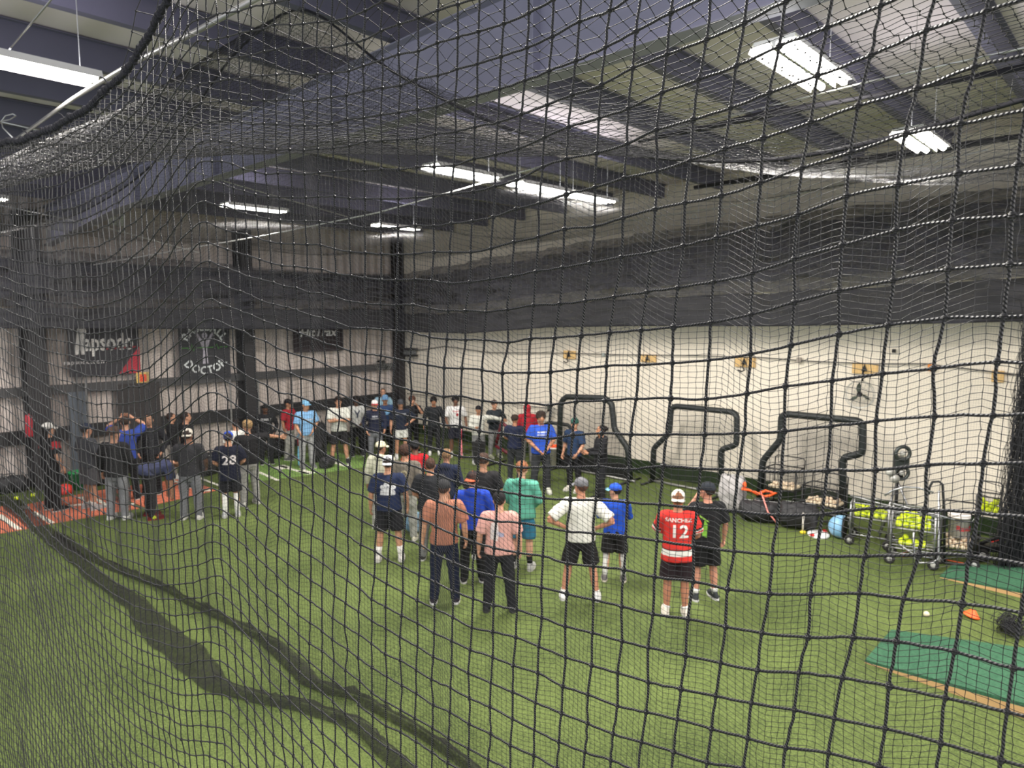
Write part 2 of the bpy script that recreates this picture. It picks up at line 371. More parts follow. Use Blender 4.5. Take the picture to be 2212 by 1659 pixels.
WH = ['at the upper left, brightest and closest to the camera','at the left edge above the back wall','alone in the middle of the ceiling, left of the paired lights',
 'over the left of the room above the banners','small and far, over the back corner','left one of the end to end pair','right one of the end to end pair','large, high at the right near the top of the view','at the right, seen through a fold of ceiling net']
for p, l in zip(LAMPS_SEEN, WH): fixture(*p, label='added unseen strip light '+l)
WM = ['far left row, beyond the left edge','far left and deepest, beyond the left edge','directly over the lane near the camera','by the right wall, just beyond the right edge','behind the camera on its left','behind the camera, straight back','behind the camera on its right','behind the camera along the right wall']
for p, l in zip(LAMPS_ADDED, WM): fixture(*p, label='added unseen strip light '+l)

# ================================================================== NETS
M_cord = cord_mat('black_braided_cord', (9,9,12), (40,39,44))
M_cord2 = mat('black_net_twine', (24,24,28), rough=.6, spec=.4)
def interp(x, xs, ys):
    return np.interp(x, xs, ys)
def smooth_interp(x, xs, ys):
    xs = np.asarray(xs, float); ys = np.asarray(ys, float); x = np.clip(x, xs[0], xs[-1]); i = np.clip(np.searchsorted(xs, x)-1, 0, len(xs)-2)
    m = np.gradient(ys, xs); h = xs[i+1]-xs[i]; t = (x-xs[i])/h
    return (2*t**3-3*t**2+1)*ys[i]+(t**3-2*t**2+t)*h*m[i]+(-2*t**3+3*t**2)*ys[i+1]+(t**3-t**2)*h*m[i+1]
def wn(a, b, seed, s=1.0):
    return np.array([[noise.noise(Vector((u*s, v*s, seed))) for v in b] for u in a])
G = .0445
# the net right in front of the camera hangs in the plane x = 0.73
def sagT(Y): return smooth_interp(Y, [-1.5,.0,.12,.375,.625,.8,1.10,1.35,1.53,1.63,1.74,1.95,2.2,2.5,2.93,3.54,3.75,4.2,5.0,6.0,7.5],
                                     [.80,.75,.738,.695,.667,.662,.682,.72,.757,.772,.738,.66,.613,.594,.607,.665,.68,.61,.57,.62,.72])
ncol, nrow = 176, 78
Y0 = np.arange(ncol)*G - .62
rows = []
A1 = wn(np.arange(nrow)*.05, np.arange(ncol)*.05, 3.1, 1.4); A2 = wn(np.arange(nrow)*.05, np.arange(ncol)*.05, 9.7, 4.5); A3 = wn(np.arange(nrow)*.05, np.arange(ncol)*.05, 5.5, 4.5)
P = np.zeros((nrow, ncol, 3))
for i in range(nrow):
    z = sagT(Y0) - i*G*.985
    P[i,:,2] = CAMZ + z + A2[i]*.010
    P[i,:,1] = Y0 + .065*np.clip((1.65-Y0)/.9, 0, 1)*(.15 - z) + A3[i]*.012
    P[i,:,0] = .73 + .018*A1[i] + .008*A3[i]
P += RNG.normal(0, .0012, P.shape)
n1 = net('foreground_net', P, .0016, 6, M_cord, (1,0,0), sub=4, wob=.00035, knot=.0036, uv=True)
tag(n1, 'black knotted square-mesh net hanging right in front of the camera across the whole view', 'net')
rp = [(float(P[0,j,0]), float(P[0,j,1]), float(P[0,j,2])+.004) for j in range(ncol)]
rb = MB(); rb.tube(rp, .0085, 7)
for j in range(0, ncol):
    for q in range(3):
        t = random.random(); k = min(j+1, ncol-1); c = [rp[j][a]*(1-t)+rp[k][a]*t for a in range(3)]
        rb.sphere((c[0], c[1], c[2]+random.uniform(-.004,.004)), (.011, random.uniform(.004,.009), .0115), 7, 5)
    if j % 9 == 0: rb.tube([rp[j], (rp[j][0]-.01, rp[j][1]+.01, rp[j][2]+.018), (rp[j][0]-.016, rp[j][1]+.022, rp[j][2]+.024)], .0022, 5)
rb.build('edge_rope', mat('black_edge_rope', (34,33,40), rough=.85, bump=.6, bscale=300), n1, True)

# second curtain: hangs in the plane x = 3.75 down to the turf
YT = [-3,-.5,.5,1.54,2.36,3.46,4.78,6.26,7.2,9.5,12.5,15.5,18.6]; ZT = [5.6,5.2,5.0,4.9,5.03,5.37,6.05,6.95,6.9,6.1,5.7,5.7,6.0]
def top2(Y): return smooth_interp(Y, YT, ZT)
nc2 = int((17.5+2.2)/G); Yc = -2.2 + np.arange(nc2)*G; nr2 = int(6.75/G)+1
fold = lambda Y: .06*np.abs(((Y/.62) % 1)*2-1) + .02*np.sin(Y*3.1)
P = np.zeros((nr2, nc2, 3)); tp = top2(Yc)
B1 = np.stack([np.sin(Yc*2.7+1)*.05+np.sin(Yc*7.3)*.03, np.cos(Yc*4.1)*.05])
for i in range(nr2):
    z = i/(nr2-1)*tp
    P[i,:,2] = z + fold(Yc)*(1.5 if i else 0)*np.minimum(1, z/1.5)
    P[i,:,1] = Yc + .018*np.sin(Yc*9+i*.05)
    P[i,:,0] = 3.75 + (B1[0]*(z/6) + B1[1]*(1-z/6))*1.2
P += RNG.normal(0, .002, P.shape)
n2 = net('curtain_net', P, .0015, 4, M_cord2, (1,0,0), knot=.003, kmask=(Yc[None,:] < 5)*np.ones((nr2,1), bool)); tag(n2, 'fine black net curtain between the lane and the open turf, its dark hem gathered', 'net')
MB().tube([(3.75, float(y), float(top2(y))) for y in np.arange(-2.2, 17.4, .25)], .012, 6).build('lace_rope', mat('black_rope', (26,25,32), rough=.8), n2, True)

# lane roof net between both curtains
us = np.linspace(0, 1, int(3.3/G)); Yl = -.62 + np.arange(int(18/G))*G
P = np.zeros((len(us), len(Yl), 3)); z0 = CAMZ + sagT(np.minimum(Yl, 7.5)); z1 = top2(Yl)
wv = wn(us*3, Yl, 2.2, .9); hi = 1.25*np.clip((2.15-Yl)/1.3, 0, 1)**1.3
for i, u in enumerate(us):
    P[i,:,0] = .73 + u*3.02; P[i,:,1] = Yl + .04*wv[i]; P[i,:,2] = z0*(1-u) + z1*u + hi*(1-u)**5 - .05*math.sin(PI*u) + .10*wv[i]*math.sin(PI*u)
P += RNG.normal(0, .003, P.shape)
n3 = net('lane_roof_net', P, .0012, 4, M_cord2, (0,0,1), knot=.0032); tag(n3, 'sagging black roof net over the lane, laced to the rope of the foreground net', 'net')

# roof net over the open turf
g2 = .066
us = np.linspace(0, 1, int(11/g2)); Yl = -2 + np.arange(int(19.4/g2))*g2
P = np.zeros((len(us), len(Yl), 3)); z0 = top2(Yl); wv = wn(us*9, Yl, 6.2, .35); wv2 = wn(us*11, Yl, 1.2, 1.1)
z1 = 6.25 - .045*np.maximum(0, Yl-6)
for i, u in enumerate(us):
    P[i,:,0] = 3.75 + u*10.9; P[i,:,1] = Yl + .05*wv2[i]
    P[i,:,2] = z0*(1-u)**2 + (5.75-.01*Yl)*2*u*(1-u) + z1*u*u + .35*wv[i]*math.sin(PI*u) + .07*wv2[i]*math.sin(PI*u)
P[:,:,2] = np.minimum(P[:,:,2], 6.0 + 0*P[:,:,2])
P += RNG.normal(0, .004, P.shape)
n4 = net('hall_roof_net', P, .0011, 3, M_cord2, (0,0,1)); tag(n4, 'fine black net stretched and sagging below the ceiling lights over the open turf', 'net')

# nets in front of the white wall and the back wall
def topR(Y):
    base = np.full_like(Y, 3.95); d = np.clip((Y-13.7)/(18.7-13.7), 0, 1); return base - 1.5*np.sin(PI*d)**.8*((Y>13.7)&(Y<18.7))
Yr = -1.5 + np.arange(int(20.3/G))*G; nr = 84; P = np.zeros((nr, len(Yr), 3)); tr = topR(Yr)
for i in range(nr):
    P[i,:,0] = XR-.42+.05*np.sin(Yr*2.3)+.03*np.sin(Yr*6+i*.03); P[i,:,1] = Yr+.02*np.sin(Yr*5+i*.07); P[i,:,2] = tr*i/(nr-1)+.01
P += RNG.normal(0, .002, P.shape)
n5 = net('wall_net', P, .0009, 3, M_cord2, (1,0,0)); tag(n5, 'thin dark net hung in front of the white wall behind the pitching screens', 'net')
Xb = -3 + np.arange(int(17.2/G))*G; P = np.zeros((nr, len(Xb), 3))
for i in range(nr):
    P[i,:,0] = Xb+.02*np.sin(Xb*5+i*.07); P[i,:,1] = YB-.8+.03*np.sin(Xb*2.1)+.02*np.sin(Xb*7+i*.03); P[i,:,2] = 4.0*i/(nr-1)+.01
P += RNG.normal(0, .002, P.shape)
n6 = net('wall_net', P, .0009, 3, M_cord2, (0,1,0)); tag(n6, 'thin dark net hung in front of the ribbed back wall and its banners', 'net')

# hoisted black wind screen: a valance running round both far walls, net cloth above, solid cloth below
M_sheer = sheer_mat('bunched_net_cloth', (60,60,68), .35, .95, 5, (1,1,3.2)); M_solid = sheer_mat('black_screen_cloth', (44,44,50), .86, 1.0, 3, (1,1,5))
def valance(name, path, zlo, zmid, zhi, label):
    t = empty(name, (0,0,0), 0, label, 'net')
    def strip(nm, za, zb, m, rows, amp, sd):
        n = len(path); V = []; Fc = []
        for i in range(rows+1):
            u = i/rows
            for j, (x, y, ox, oy) in enumerate(path):
                s = j/(n-1); z = za(s)*(1-u)+zb(s)*u
                w_ = amp*(noise.noise(Vector((j*.16, i*.9, sd)))+.5*noise.noise(Vector((j*.5, i*.6, sd+4))))
                V.append((x+ox*w_, y+oy*w_, z+.05*noise.noise(Vector((j*.21, i, sd+9)))))
        for i in range(rows):
            for j in range(n-1): Fc.append((i*n+j, i*n+j+1, (i+1)*n+j+1, (i+1)*n+j))
        MB().add(V, Fc).build(nm, m, t, True)
    strip('solid_band', zlo, zmid, M_solid, 8, .12, 1.0); strip('net_band', zmid, zhi, M_sheer, 14, .45, 5.0)
    strip('net_fold', lambda s: zmid(s)+.25, lambda s: zhi(s)-.2, M_sheer, 10, .5, 15.0)
    MB().tube([(x,y,zlo(j/(len(path)-1))) for j,(x,y,_,_) in enumerate(path)], .02, 6).build('hem_rope', mat('black_rope', (26,25,32)), t, True)
    return t
pr = [(XR-1.0, -3+21.3*i/150, 1, 0) for i in range(151)]
def Ys(s): return -3+21.3*s
def zr_lo(s):
    y = Ys(s); return float(np.interp(y, [-3,1,3,6,9,12,15,19], [3.95,4.0,3.92,3.83,3.8,3.72,3.5,3.5]))
valance('hoisted_screen', pr, zr_lo, lambda s: zr_lo(s)+.75-.2*s, lambda s: 6.2-.9*s**2, 'black wind screen hoisted high along the white wall, bunched net cloth above a solid band')
pb = [(-5+19.05*i/120, YB-1.35, 0, 1) for i in range(121)]
valance('hoisted_screen', pb, lambda s: 3.78-.28*max(0,s-.45)*1.4, lambda s: 4.2, lambda s: 5.35-.1*math.sin(s*9), 'black wind screen hoisted high along the back wall above the banners')
# long cables and pipes
def cable(pts, r, label, m=M_cable, name='support_cable'):
    o = MB().tube(pts, r, 6).build(name, m, None, True); tag(o, label, 'cable'); return o
cable([onx(2134,323,14.2), onx(1877,383,14.2), onx(1664,433,14.2), onx(1400,470,14.2), onx(1000,545,14.2)], .012, 'bright steel cable running above the hoisted screen along the white wall')
cable([onx(2212,103,6.2), onx(1877,176,6.4), onx(1628,238,6.6), onx(1400,290,6.8)], .008, 'bright steel cable crossing the ceiling under the two right lights')
cable([onx(1287,325,7.2), onx(1034,398,7.2), onx(817,459,6.8), onx(576,508,6.2), onx(202,572,5.0)], .010, 'bright steel cable running between the centre light and the paired lights')
cable([onx(0,262,2.0), onx(120,291,2.5), onx(340,347,4.0), onx(520,402,5.4), onx(750,468,7.5)], .007, 'white cord stretched from the looped end at the left towards the centre of the ceiling')
cable([onx(0,443,3.4), onx(230,492,5.2), onx(430,546,7)], .010, 'pale cable low across the left of the ceiling above the back wall')
cable([onx(0,262,2.0), onx(22,258,1.98), onx(34,250,1.96), onx(28,246,1.95), onx(12,250,1.94), onx(3,262,1.93), onx(6,276,1.92), onx(28,298,1.9)], .006, 'white cord knotted in a loop at the left edge of the view', name='cord_loop')
for pts_, r_, lb_ in (([onx(1380,306,6.6), onx(1520,276,6.6), onx(1664,245,6.6), onx(1880,208,6.6), onx(2240,140,6.6)], .028, 'dark rolled net tied under the upper bright cable at the right'), ([onx(1500,405,11), onx(1657,382,11), onx(1900,342,11), onx(2240,288,11)], .05, 'dark rolled net crossing below the right hand strip light')):
    t_ = MB().tube([pts_[0].lerp(pts_[-1], 0)] + pts_[1:], [r_*(.6+.8*((i*7)%3)/2) for i in range(len(pts_))], 8).build('rolled_net', mat('black_rope', (26,25,32)), None, True); tag(t_, lb_, 'net')
for a_, b_ in ((2030,352),(1877,384),(1770,410),(1664,434),(1560,453),(1500,460),(1400,472),(1280,497),(1160,520)):
    q_ = onx(a_, b_, 14.2); o_ = MB().torus((0,0,-.09), .05, .010, 'x', 12, 5).build('cable_clip', M_cable, None, True); o_.location = q_; tag(o_, 'small steel clip hanging on the cable above the hoisted screen', 'clip', 'clips on the cable along the white wall')
cable([onx(35,300,2.2), onx(160,212,2.0), onx(280,140,1.85), onx(420,70,1.8), onx(620,-40,1.75)], .017, 'galvanised pipe slanting up behind the foreground net at the upper left', M_pipe, 'steel_pipe')
cable([onx(16,112,1.6), onx(118,-10,1.4)], .006, 'thin rod holding up the closest strip light at the upper left', M_pipe, 'hanging_rod')
for i, (x, z) in enumerate(((575,505),(0,560))): pass
cable([ony(0,598,18.9), ony(300,580,18.9), ony(700,592,18.9)], .03, 'grey pipe running low under the roof above the left banners', M_pipe, 'steel_pipe')
# skirts of the curtain lying gathered on the turf
M_skirt = sheer_mat('gathered_net_skirt', (24,23,24), .3, .92, 12)
def skirt(px, wd, sd, nm='net_skirt'):
    n = 90; t = np.linspace(0, len(px)-1, n); xs = smooth_interp(t, np.arange(len(px)), [p[0] for p in px]); ys = smooth_interp(t, np.arange(len(px)), [p[1] for p in px]); ws = np.interp(t, np.arange(len(px)), wd)
    C = [onz(a, b) for a, b in zip(xs, ys)]; V = []; Fc = []; m = 9
    for j in range(n):
        T_ = (C[min(j+1,n-1)]-C[max(j-1,0)]); T_.z = 0; T_.normalize(); S_ = Vector((-T_.y, T_.x, 0))
        for i in range(m+1):
            u = i/m*2-1; q = noise.noise(Vector((j*.25, i*.7, sd)))
            p = C[j] + S_*(u*ws[j]*.5*(1+.4*q)); V.append((p.x, p.y, .012+max(0,(1-u*u))*(.06+.09*abs(noise.noise(Vector((j*.5, i*1.1, sd+3)))))))
    for j in range(n-1):
        for i in range(m): Fc.append((j*(m+1)+i, j*(m+1)+i+1, (j+1)*(m+1)+i+1, (j+1)*(m+1)+i))
    return MB().add(V, Fc).build(nm, M_skirt, n2, True)
skirt([(10,1078),(60,1120),(122,1172),(180,1222),(228,1265),(300,1310),(345,1372),(410,1415),(470,1482),(570,1514),(651,1530),(773,1571),(830,1625),(900,1690),(960,1760)], [.4,.36,.3,.24,.24,.3,.42,.44,.26,.16,.16,.18,.18,.18,.18], 1.0, 'gathered_hem')
skirt([(122,1158),(195,1203),(285,1245),(358,1275),(407,1303),(456,1327),(529,1363),(590,1396),(645,1445),(690,1487),(773,1512),(834,1546),(900,1583),(1000,1650),(1080,1730)], [.2,.2,.14,.09,.10,.12,.10,.22,.26,.15,.12,.12,.12,.12,.12], 7.0, 'gathered_hem')
# ================================================================== PEOPLE
DG = None
def remeshed(mb, vox, name='m', smooth_it=2, noise_amp=0, noise_sc=9, warp=None, seed=0):
    me = mb.mesh(name); o = bpy.data.objects.new('tmp', me); COL.objects.link(o)
    md = o.modifiers.new('r', 'REMESH'); md.mode = 'VOXEL'; md.voxel_size = vox; md.use_smooth_shade = True
    if smooth_it: sm = o.modifiers.new('s', 'SMOOTH'); sm.iterations = smooth_it; sm.factor = .5
    dg = bpy.context.evaluated_depsgraph_get(); me2 = bpy.data.meshes.new_from_object(o.evaluated_get(dg)); me2.name = name
    bpy.data.objects.remove(o); bpy.data.meshes.remove(me)
    if noise_amp:
        nv = len(me2.vertices); co = np.empty(nv*3, np.float32); me2.vertices.foreach_get('co', co); co = co.reshape(-1,3)
        no = np.empty(nv*3, np.float32); me2.vertices.foreach_get('normal', no); no = no.reshape(-1,3)
        d = np.array([noise.noise(Vector((p[0]*noise_sc*1.5, p[1]*noise_sc*1.5+seed*7, p[2]*noise_sc))) for p in co.tolist()])
        co = co + no*(d[:,None]*noise_amp); me2.vertices.foreach_set('co', co.astype(np.float32).ravel())
    if warp:
        for v in me2.vertices: v.co = warp(v.co)
    me2.update(); return me2

ARM = {'down': ((.265,-.03,1.15),(.285,.05,.90)), 'front': ((.27,.0,1.17),(.07,.21,.97)), 'hips': ((.42,-.12,1.20),(.21,.03,1.05)),
 'cross': ((.25,.13,1.16),(-.06,.25,1.20)), 'face': ((.24,.20,1.24),(.09,.19,1.50)), 'head': ((.33,.14,1.56),(.10,.13,1.73)),
 'hold': ((.25,.06,1.16),(.13,.31,1.16)), 'back': ((.28,-.10,1.16),(.07,-.19,.98)), 'out': ((.45,.05,1.40),(.68,.12,1.34)),
 'pocket': ((.30,-.05,1.15),(.215,.09,.93)), 'up': ((.24,.04,1.70),(.30,.06,1.94)), 'reach': ((.20,.30,1.40),(.18,.55,1.36)), 'low': ((.27,.06,1.15),(.24,.24,.98))}

def person(px, py, ytop, face, label, top=(40,40,42), sleeve='short', bottom=(30,30,32), legs='pants', skinc=(205,150,120), shoe=(225,225,220), sole=None, sock=None,
           hair=(60,42,32), hstyle='short', cap=None, bill=None, capdir=0, arms=('down','down'), tilt=0, stance=.13, hem=.88, hood=False, baggy=1.0, prints=(), stripes=None, legskin=None, H=None, build=1.0, look=0, lowskin=None, name='person', noshoe=False):
    loc = onz(px, py); D = Vector((loc.x, loc.y, 0)).normalized(); R = Vector((D.y, -D.x, 0))
    if H is None:
        r = ray(px, ytop); t = loc.dot(FW)/r.dot(FW); H = CAMZ + r.z*t
        H = min(max(H, 1.5), 2.0)
    s = H/1.80; a = math.radians(face); hd = D*(-math.cos(a)) + R*math.sin(a)
    root = empty('person', loc, math.atan2(-hd.x, hd.y), label, 'person'); root.scale = (s*1.07*build**.5, s*1.07*build**.5, s)
    sd = (px*7+py) % 97
    def warp(p):
        if not tilt: return p
        t = min(1, max(0, (p[2]-.82)/.35)); t = t*t*(3-2*t)*math.radians(tilt); c, q = math.cos(t), math.sin(t)
        y, z = p[1], p[2]-.93; return Vector((p[0], y*c + max(z,-1)*q - .12*t, .93 + z*c - y*q))
    W = warp if tilt else None
    sk = skin(skinc)
    # body: one continuous surface
    b = MB()
    b.ring_stack([(0,0,.84,.14,.10),(0,-.01,.92,.168,.118),(0,0,1.08,.142,.10),(0,.005,1.2,.152,.11),(0,.005,1.32,.172,.115),(0,-.005,1.40,.16,.10),(0,-.01,1.455,.10,.07),(0,-.008,1.50,.058,.058),(0,.01,1.58,.054,.06)], 18)
    lk = math.radians(look); HM = Matrix.Rotation(lk, 4, 'Z')
    b.ring_stack([(0,.05,1.535,.026,.03),(0,.036,1.553,.045,.055),(0,.024,1.585,.060,.080),(0,.014,1.63,.070,.092),(0,.006,1.68,.076,.097),(0,0,1.72,.073,.091),(0,-.004,1.755,.055,.068),(0,-.004,1.778,.022,.028)], 18, M=HM)
    b.sphere((0,.112,1.635), (.013,.020,.024), 8, 6, HM)
    for q in (-1,1): b.sphere((q*.076,-.002,1.645), (.012,.022,.032), 8, 6, HM)
    hands = []
    for q, pose in ((1, arms[0]), (-1, arms[1])):
        e, wr = ARM[pose]; e = Vector((e[0]*q, e[1], e[2])); wr = Vector((wr[0]*q, wr[1], wr[2])); sh = Vector((q*.178, -.005, 1.415))
        b.tube([(q*.08,-.005,1.44), sh], [.055,.062], 12); b.tube([sh, sh.lerp(e,.5), e], [.058,.050,.041], 12); b.tube([e, e.lerp(wr,.35), wr], [.042,.041,.027], 12)
        d = (wr-e).normalized(); hc = wr + d*.05; nrm = Vector((-q,0,0)) if abs(d.x) < .8 else Vector((0,-1,0)); lat = d.cross(nrm).normalized(); nrm = lat.cross(d).normalized()
        b.tube([wr - d*.01, wr+d*.035, wr+d*.088], [(.028,.024),(.020,.042),(.015,.040)], 12, ref=nrm)
        hands.append((wr, d, nrm, lat, q))
    ang = math.radians(0)
    for q in (-1,1):
        hp, kn, an = Vector((q*.088,0,.90)), Vector((q*(.05+stance*.5),.015,.49)), Vector((q*stance,-.01,.085))
        b.tube([hp, hp.lerp(kn,.5), kn, kn.lerp(an,.35), an], [.088,.074,.054,.056,.036], 14)
        b.tube([an, an+Vector((0,.05,-.04)), an+Vector((0,.14,-.055))], [.036,.035,.025], 10)
    me = remeshed(b, .0135, 'body', 2)
    # fingers: their own slim chains rooted inside the palm
    fb = MB()
    for wr, d, nrm, lat, q in hands:
        for i, (o_, ln) in enumerate(((-.030,.070),(-.010,.080),(.010,.075),(.029,.060))):
            p0 = wr + d*.075 + lat*o_; p1 = p0 + d*ln*.45 + nrm*.006; p2 = p1 + (d*.8+nrm*.6).normalized()*ln*.33; p3 = p2 + (d*.35+nrm*.94).normalized()*ln*.28
            fb.tube([p0, p1, p2, p3], [.0095,.009,.0082,.0065], 6)
        p0 = wr + d*.03 - lat*.028; fb.tube([p0, p0-lat*.026+d*.028+nrm*.01, p0-lat*.032+d*.058+nrm*.018], [.0115,.0105,.008], 6)
    fm = fb.mesh(); bm = bmesh.new(); bm.from_mesh(me); bm.from_mesh(fm); bm.to_mesh(me); bm.free()
    if W:
        for v in me.vertices: v.co = warp(v.co)
    if lowskin: pass
    body = link('body', me, sk, root, True)
    if abs(((face-look+180) % 360)-180) < 115:
        for q in (-1,1):
            e_ = MB(); e_.sphere((q*.029,.090,1.662), (.013,.010,.008), 8, 6, HM); o = e_.build('eye', mat('dark_eye', (38,28,24), rough=.3), root, True)
            if W: 
                for v in o.data.vertices: v.co = warp(v.co)
            e_ = MB(); e_.tube([(q*.046,.086,1.684),(q*.028,.096,1.690),(q*.012,.098,1.686)], .0045, 5, M=HM); o = e_.build('eyebrow', cloth(hair), root, True)
            if W:
                for v in o.data.vertices: v.co = warp(v.co)
        e_ = MB(); e_.sphere((0,.094,1.590), (.024,.010,.006), 8, 5, HM); o = e_.build('mouth', mat('lips_%d' % skinc[0], tuple(int(c*.72) for c in skinc)), root, True)
        if W:
            for v in o.data.vertices: v.co = warp(v.co)
    # shirt
    k = baggy; g = .016*k
    b = MB(); b.ring_stack([(0,0,hem,.172*k+.012,.128*k+.01),(0,0,hem+.06,.170*k+.014,.126*k+.012),(0,0,1.08,.152*k+.012,.112*k+.014),(0,.004,1.2,.160*k+.01,.118*k+.012),(0,.004,1.32,.178+g,.122+g),(0,-.005,1.41,.160+g,.102+g),(0,-.01,1.465,.095+g,.070+g*.7),(0,-.01,1.49,.066+g*.6,.062+g*.6)], 20)
    for q, pose in ((1, arms[0]), (-1, arms[1])):
        e, wr = ARM[pose]; e = Vector((e[0]*q, e[1], e[2])); wr = Vector((wr[0]*q, wr[1], wr[2])); sh = Vector((q*.178,-.005,1.415))
        b.tube([(q*.05,-.005,1.432), sh], [.072,.084+g*.3], 14); b.sphere(sh, .084+g*.3, 12, 8)
        if sleeve == 'short': b.tube([sh, sh.lerp(e,.45), sh.lerp(e,.86)], [.082+g*.4,.074+g*.8,.068+g], 14)
        elif sleeve == 'long':
            b.tube([sh, sh.lerp(e,.5), e, e.lerp(wr,.5), e.lerp(wr,.97)], [.080+g*.4,.066+g*.6,.055+g*.5,.050+g*.4,.040+g*.2], 14); b.sphere(e, .055+g*.5, 12, 8)
    if hood: b.sphere((0,-.085,1.475), (.115,.065,.075), 14, 10); b.tube([(.075,-.03,1.49),(.05,.06,1.45)], [.035,.022], 8); b.tube([(-.075,-.03,1.49),(-.05,.06,1.45)], [.035,.022], 8)
    if hood == 'up': b.sphere((0,-.012,1.67), (.105,.118,.125), 16, 10); b.ring_stack([(0,-.02,1.45,.1,.09),(0,-.015,1.62,.1,.11)], 14)
    sme = remeshed(b, .0155, 'shirt', 3, .011 if k >= 1 else .005, 8, None, sd)
    bvh = None
    if stripes:
        # knitted bands are real colour bands of the jersey: material by height
        mats_ = [cloth(top)] + [cloth(c) for _,_,c,_ in stripes]
    if prints:
        bm = bmesh.new(); bm.from_mesh(sme); bvh = BVHTree.FromBMesh(bm); bm.free()
    if W:
        pass
    sn = 'hoodie' if hood else ('jersey' if stripes else ('long_sleeve_shirt' if sleeve == 'long' else ('vest' if sleeve == 'none' else 'shirt')))
    so = link(sn, sme, cloth(top), root, True)
    if stripes:
        for z0, z1, c, where in stripes:
            so.data.materials.append(cloth(c)); mi = len(so.data.materials)-1
            for p in so.data.polygons:
                cz = p.center
                intor = abs(cz.x) < .215*1.0
                if where == 'torso' and intor and z0 <= cz.z <= z1: p.material_index = mi
                if where == 'sleeve' and not intor:
                    for q, pose in ((1, arms[0]), (-1, arms[1])):
                        if cz.x*q > 0:
                            e = ARM[pose][0]; sh = Vector((q*.178,-.005,1.415)); ee = Vector((e[0]*q, e[1], e[2])); tt = (cz-sh).dot(ee-sh)/(ee-sh).length_squared
                            if z0 <= tt <= z1: p.material_index = mi
    for kind, side, data in prints:
        pm = []
        if kind == 'text':
            for txt, sz, cx, cz, colr, arc in data: pm.append((text_mesh(txt, sz, arc), cx, cz, colr, 'lettering' if not txt.isdigit() else 'jersey_number'))
        else:
            for pts, colr in data: 
                m_ = bpy.data.meshes.new('print'); m_.from_pydata([(x, z, 0) for x, z in pts], [], [tuple(range(len(pts)))]); pm.append((m_, 0, 0, colr, 'shirt_print'))
        for m_, cx, cz, colr, nm in pm:
            bm = bmesh.new(); bm.from_mesh(m_)
            bmesh.ops.triangulate(bm, faces=bm.faces)
            for _ in range(2):
                le = [e for e in bm.edges if e.calc_length() > .03]
                if le: bmesh.ops.subdivide_edges(bm, edges=le, cuts=1); bmesh.ops.triangulate(bm, faces=bm.faces)
            fx = 1 if side == 'back' else -1
            for v in bm.verts:
                X, Z = (v.co.x*fx + cx*fx), v.co.y + cz; o_ = Vector((X, -1*fx, Z)); h = bvh.ray_cast(o_, Vector((0, fx, 0)))
                yy = h[0].y if h[0] else -.12*fx
                v.co = Vector((X, yy - .005*fx, Z))
            bm.to_mesh(m_); bm.free()
            if W:
                for v in m_.vertices: v.co = warp(v.co)
            link(nm, m_, cloth(colr), so)
    if W:
        for v in so.data.vertices: v.co = warp(v.co)
    # trousers or shorts
    b = MB(); kk = .012
    b.ring_stack([(0,0,.76,.14,.10),(0,-.005,.84,.168+kk,.118+kk),(0,-.005,.93,.168+kk,.12+kk),(0,0,1.0,.152+kk,.108+kk)], 18)
    for q in (-1,1):
        hp, kn, an = Vector((q*.090,0,.88)), Vector((q*(.05+stance*.5),.015,.49)), Vector((q*stance,-.01,.085))
        if legs == 'pants':
            b.tube([hp, hp.lerp(kn,.5), kn, kn.lerp(an,.5), an+Vector((0,0,.0))], [.098,.092*baggy**.5,.078*baggy**.5,.070*baggy**.5,.062], 14)
            b.tube([an+Vector((0,0,.05)), an+Vector((0,.0,-.03))], [.062,.066], 12)
        else: b.tube([hp, hp.lerp(kn,.5), hp.lerp(kn, .88 if legs == 'shorts' else .62)], [.102,.112,.118], 14)
    pme = remeshed(b, .0165, 'trousers', 2, .010, 9, W, sd+3)
    link('trousers' if legs == 'pants' else 'shorts', pme, cloth(bottom), root, True)
    for q in (-1,1):
        an = Vector((q*stance,-.01,0)); to = q*.02
        if not noshoe:
            b = MB(); b.ring_stack([(an.x+to*.5,.058,.018,.051,.150),(an.x+to*.5,.058,.045,.053,.150),(an.x+to*.3,.048,.078,.049,.126),(an.x,.015,.10,.042,.072),(an.x,-.005,.125,.043,.052)], 16, pw=2.4)
            so_ = b.build('shoe', cloth(shoe), root, True)
            b = MB(); b.ring_stack([(an.x+to*.5,.060,0,.054,.156),(an.x+to*.5,.060,.03,.056,.158)], 16, pw=2.4); b.build('sole', cloth(sole or (215,213,206)), so_, False)
        if sock: MB().tube([(an.x,-.01,.085),(an.x,-.01,.15),(q*(stance*.93),-.008,sock[1])], [.042,.045,.050], 12).build('sock', cloth(sock[0]), root, True)
    # hair, cap
    def head_part(b, nm, m, par, vox=0, na=0, ns=30):
        if vox: me_ = remeshed(b, vox, nm, 1, na, ns, None, sd)
        else: me_ = b.mesh(nm)
        for v in me_.vertices:
            v.co = HM @ v.co
            if W: v.co = warp(v.co)
        return link(nm, me_, m, par, True)
    hair = tuple(int(c*.72) for c in hair); hm = mat('hair_%d_%d_%d' % tuple(hair), hair, rough=.8, spec=.2, bump=.6, bscale=70, var=.3, vscale=30)
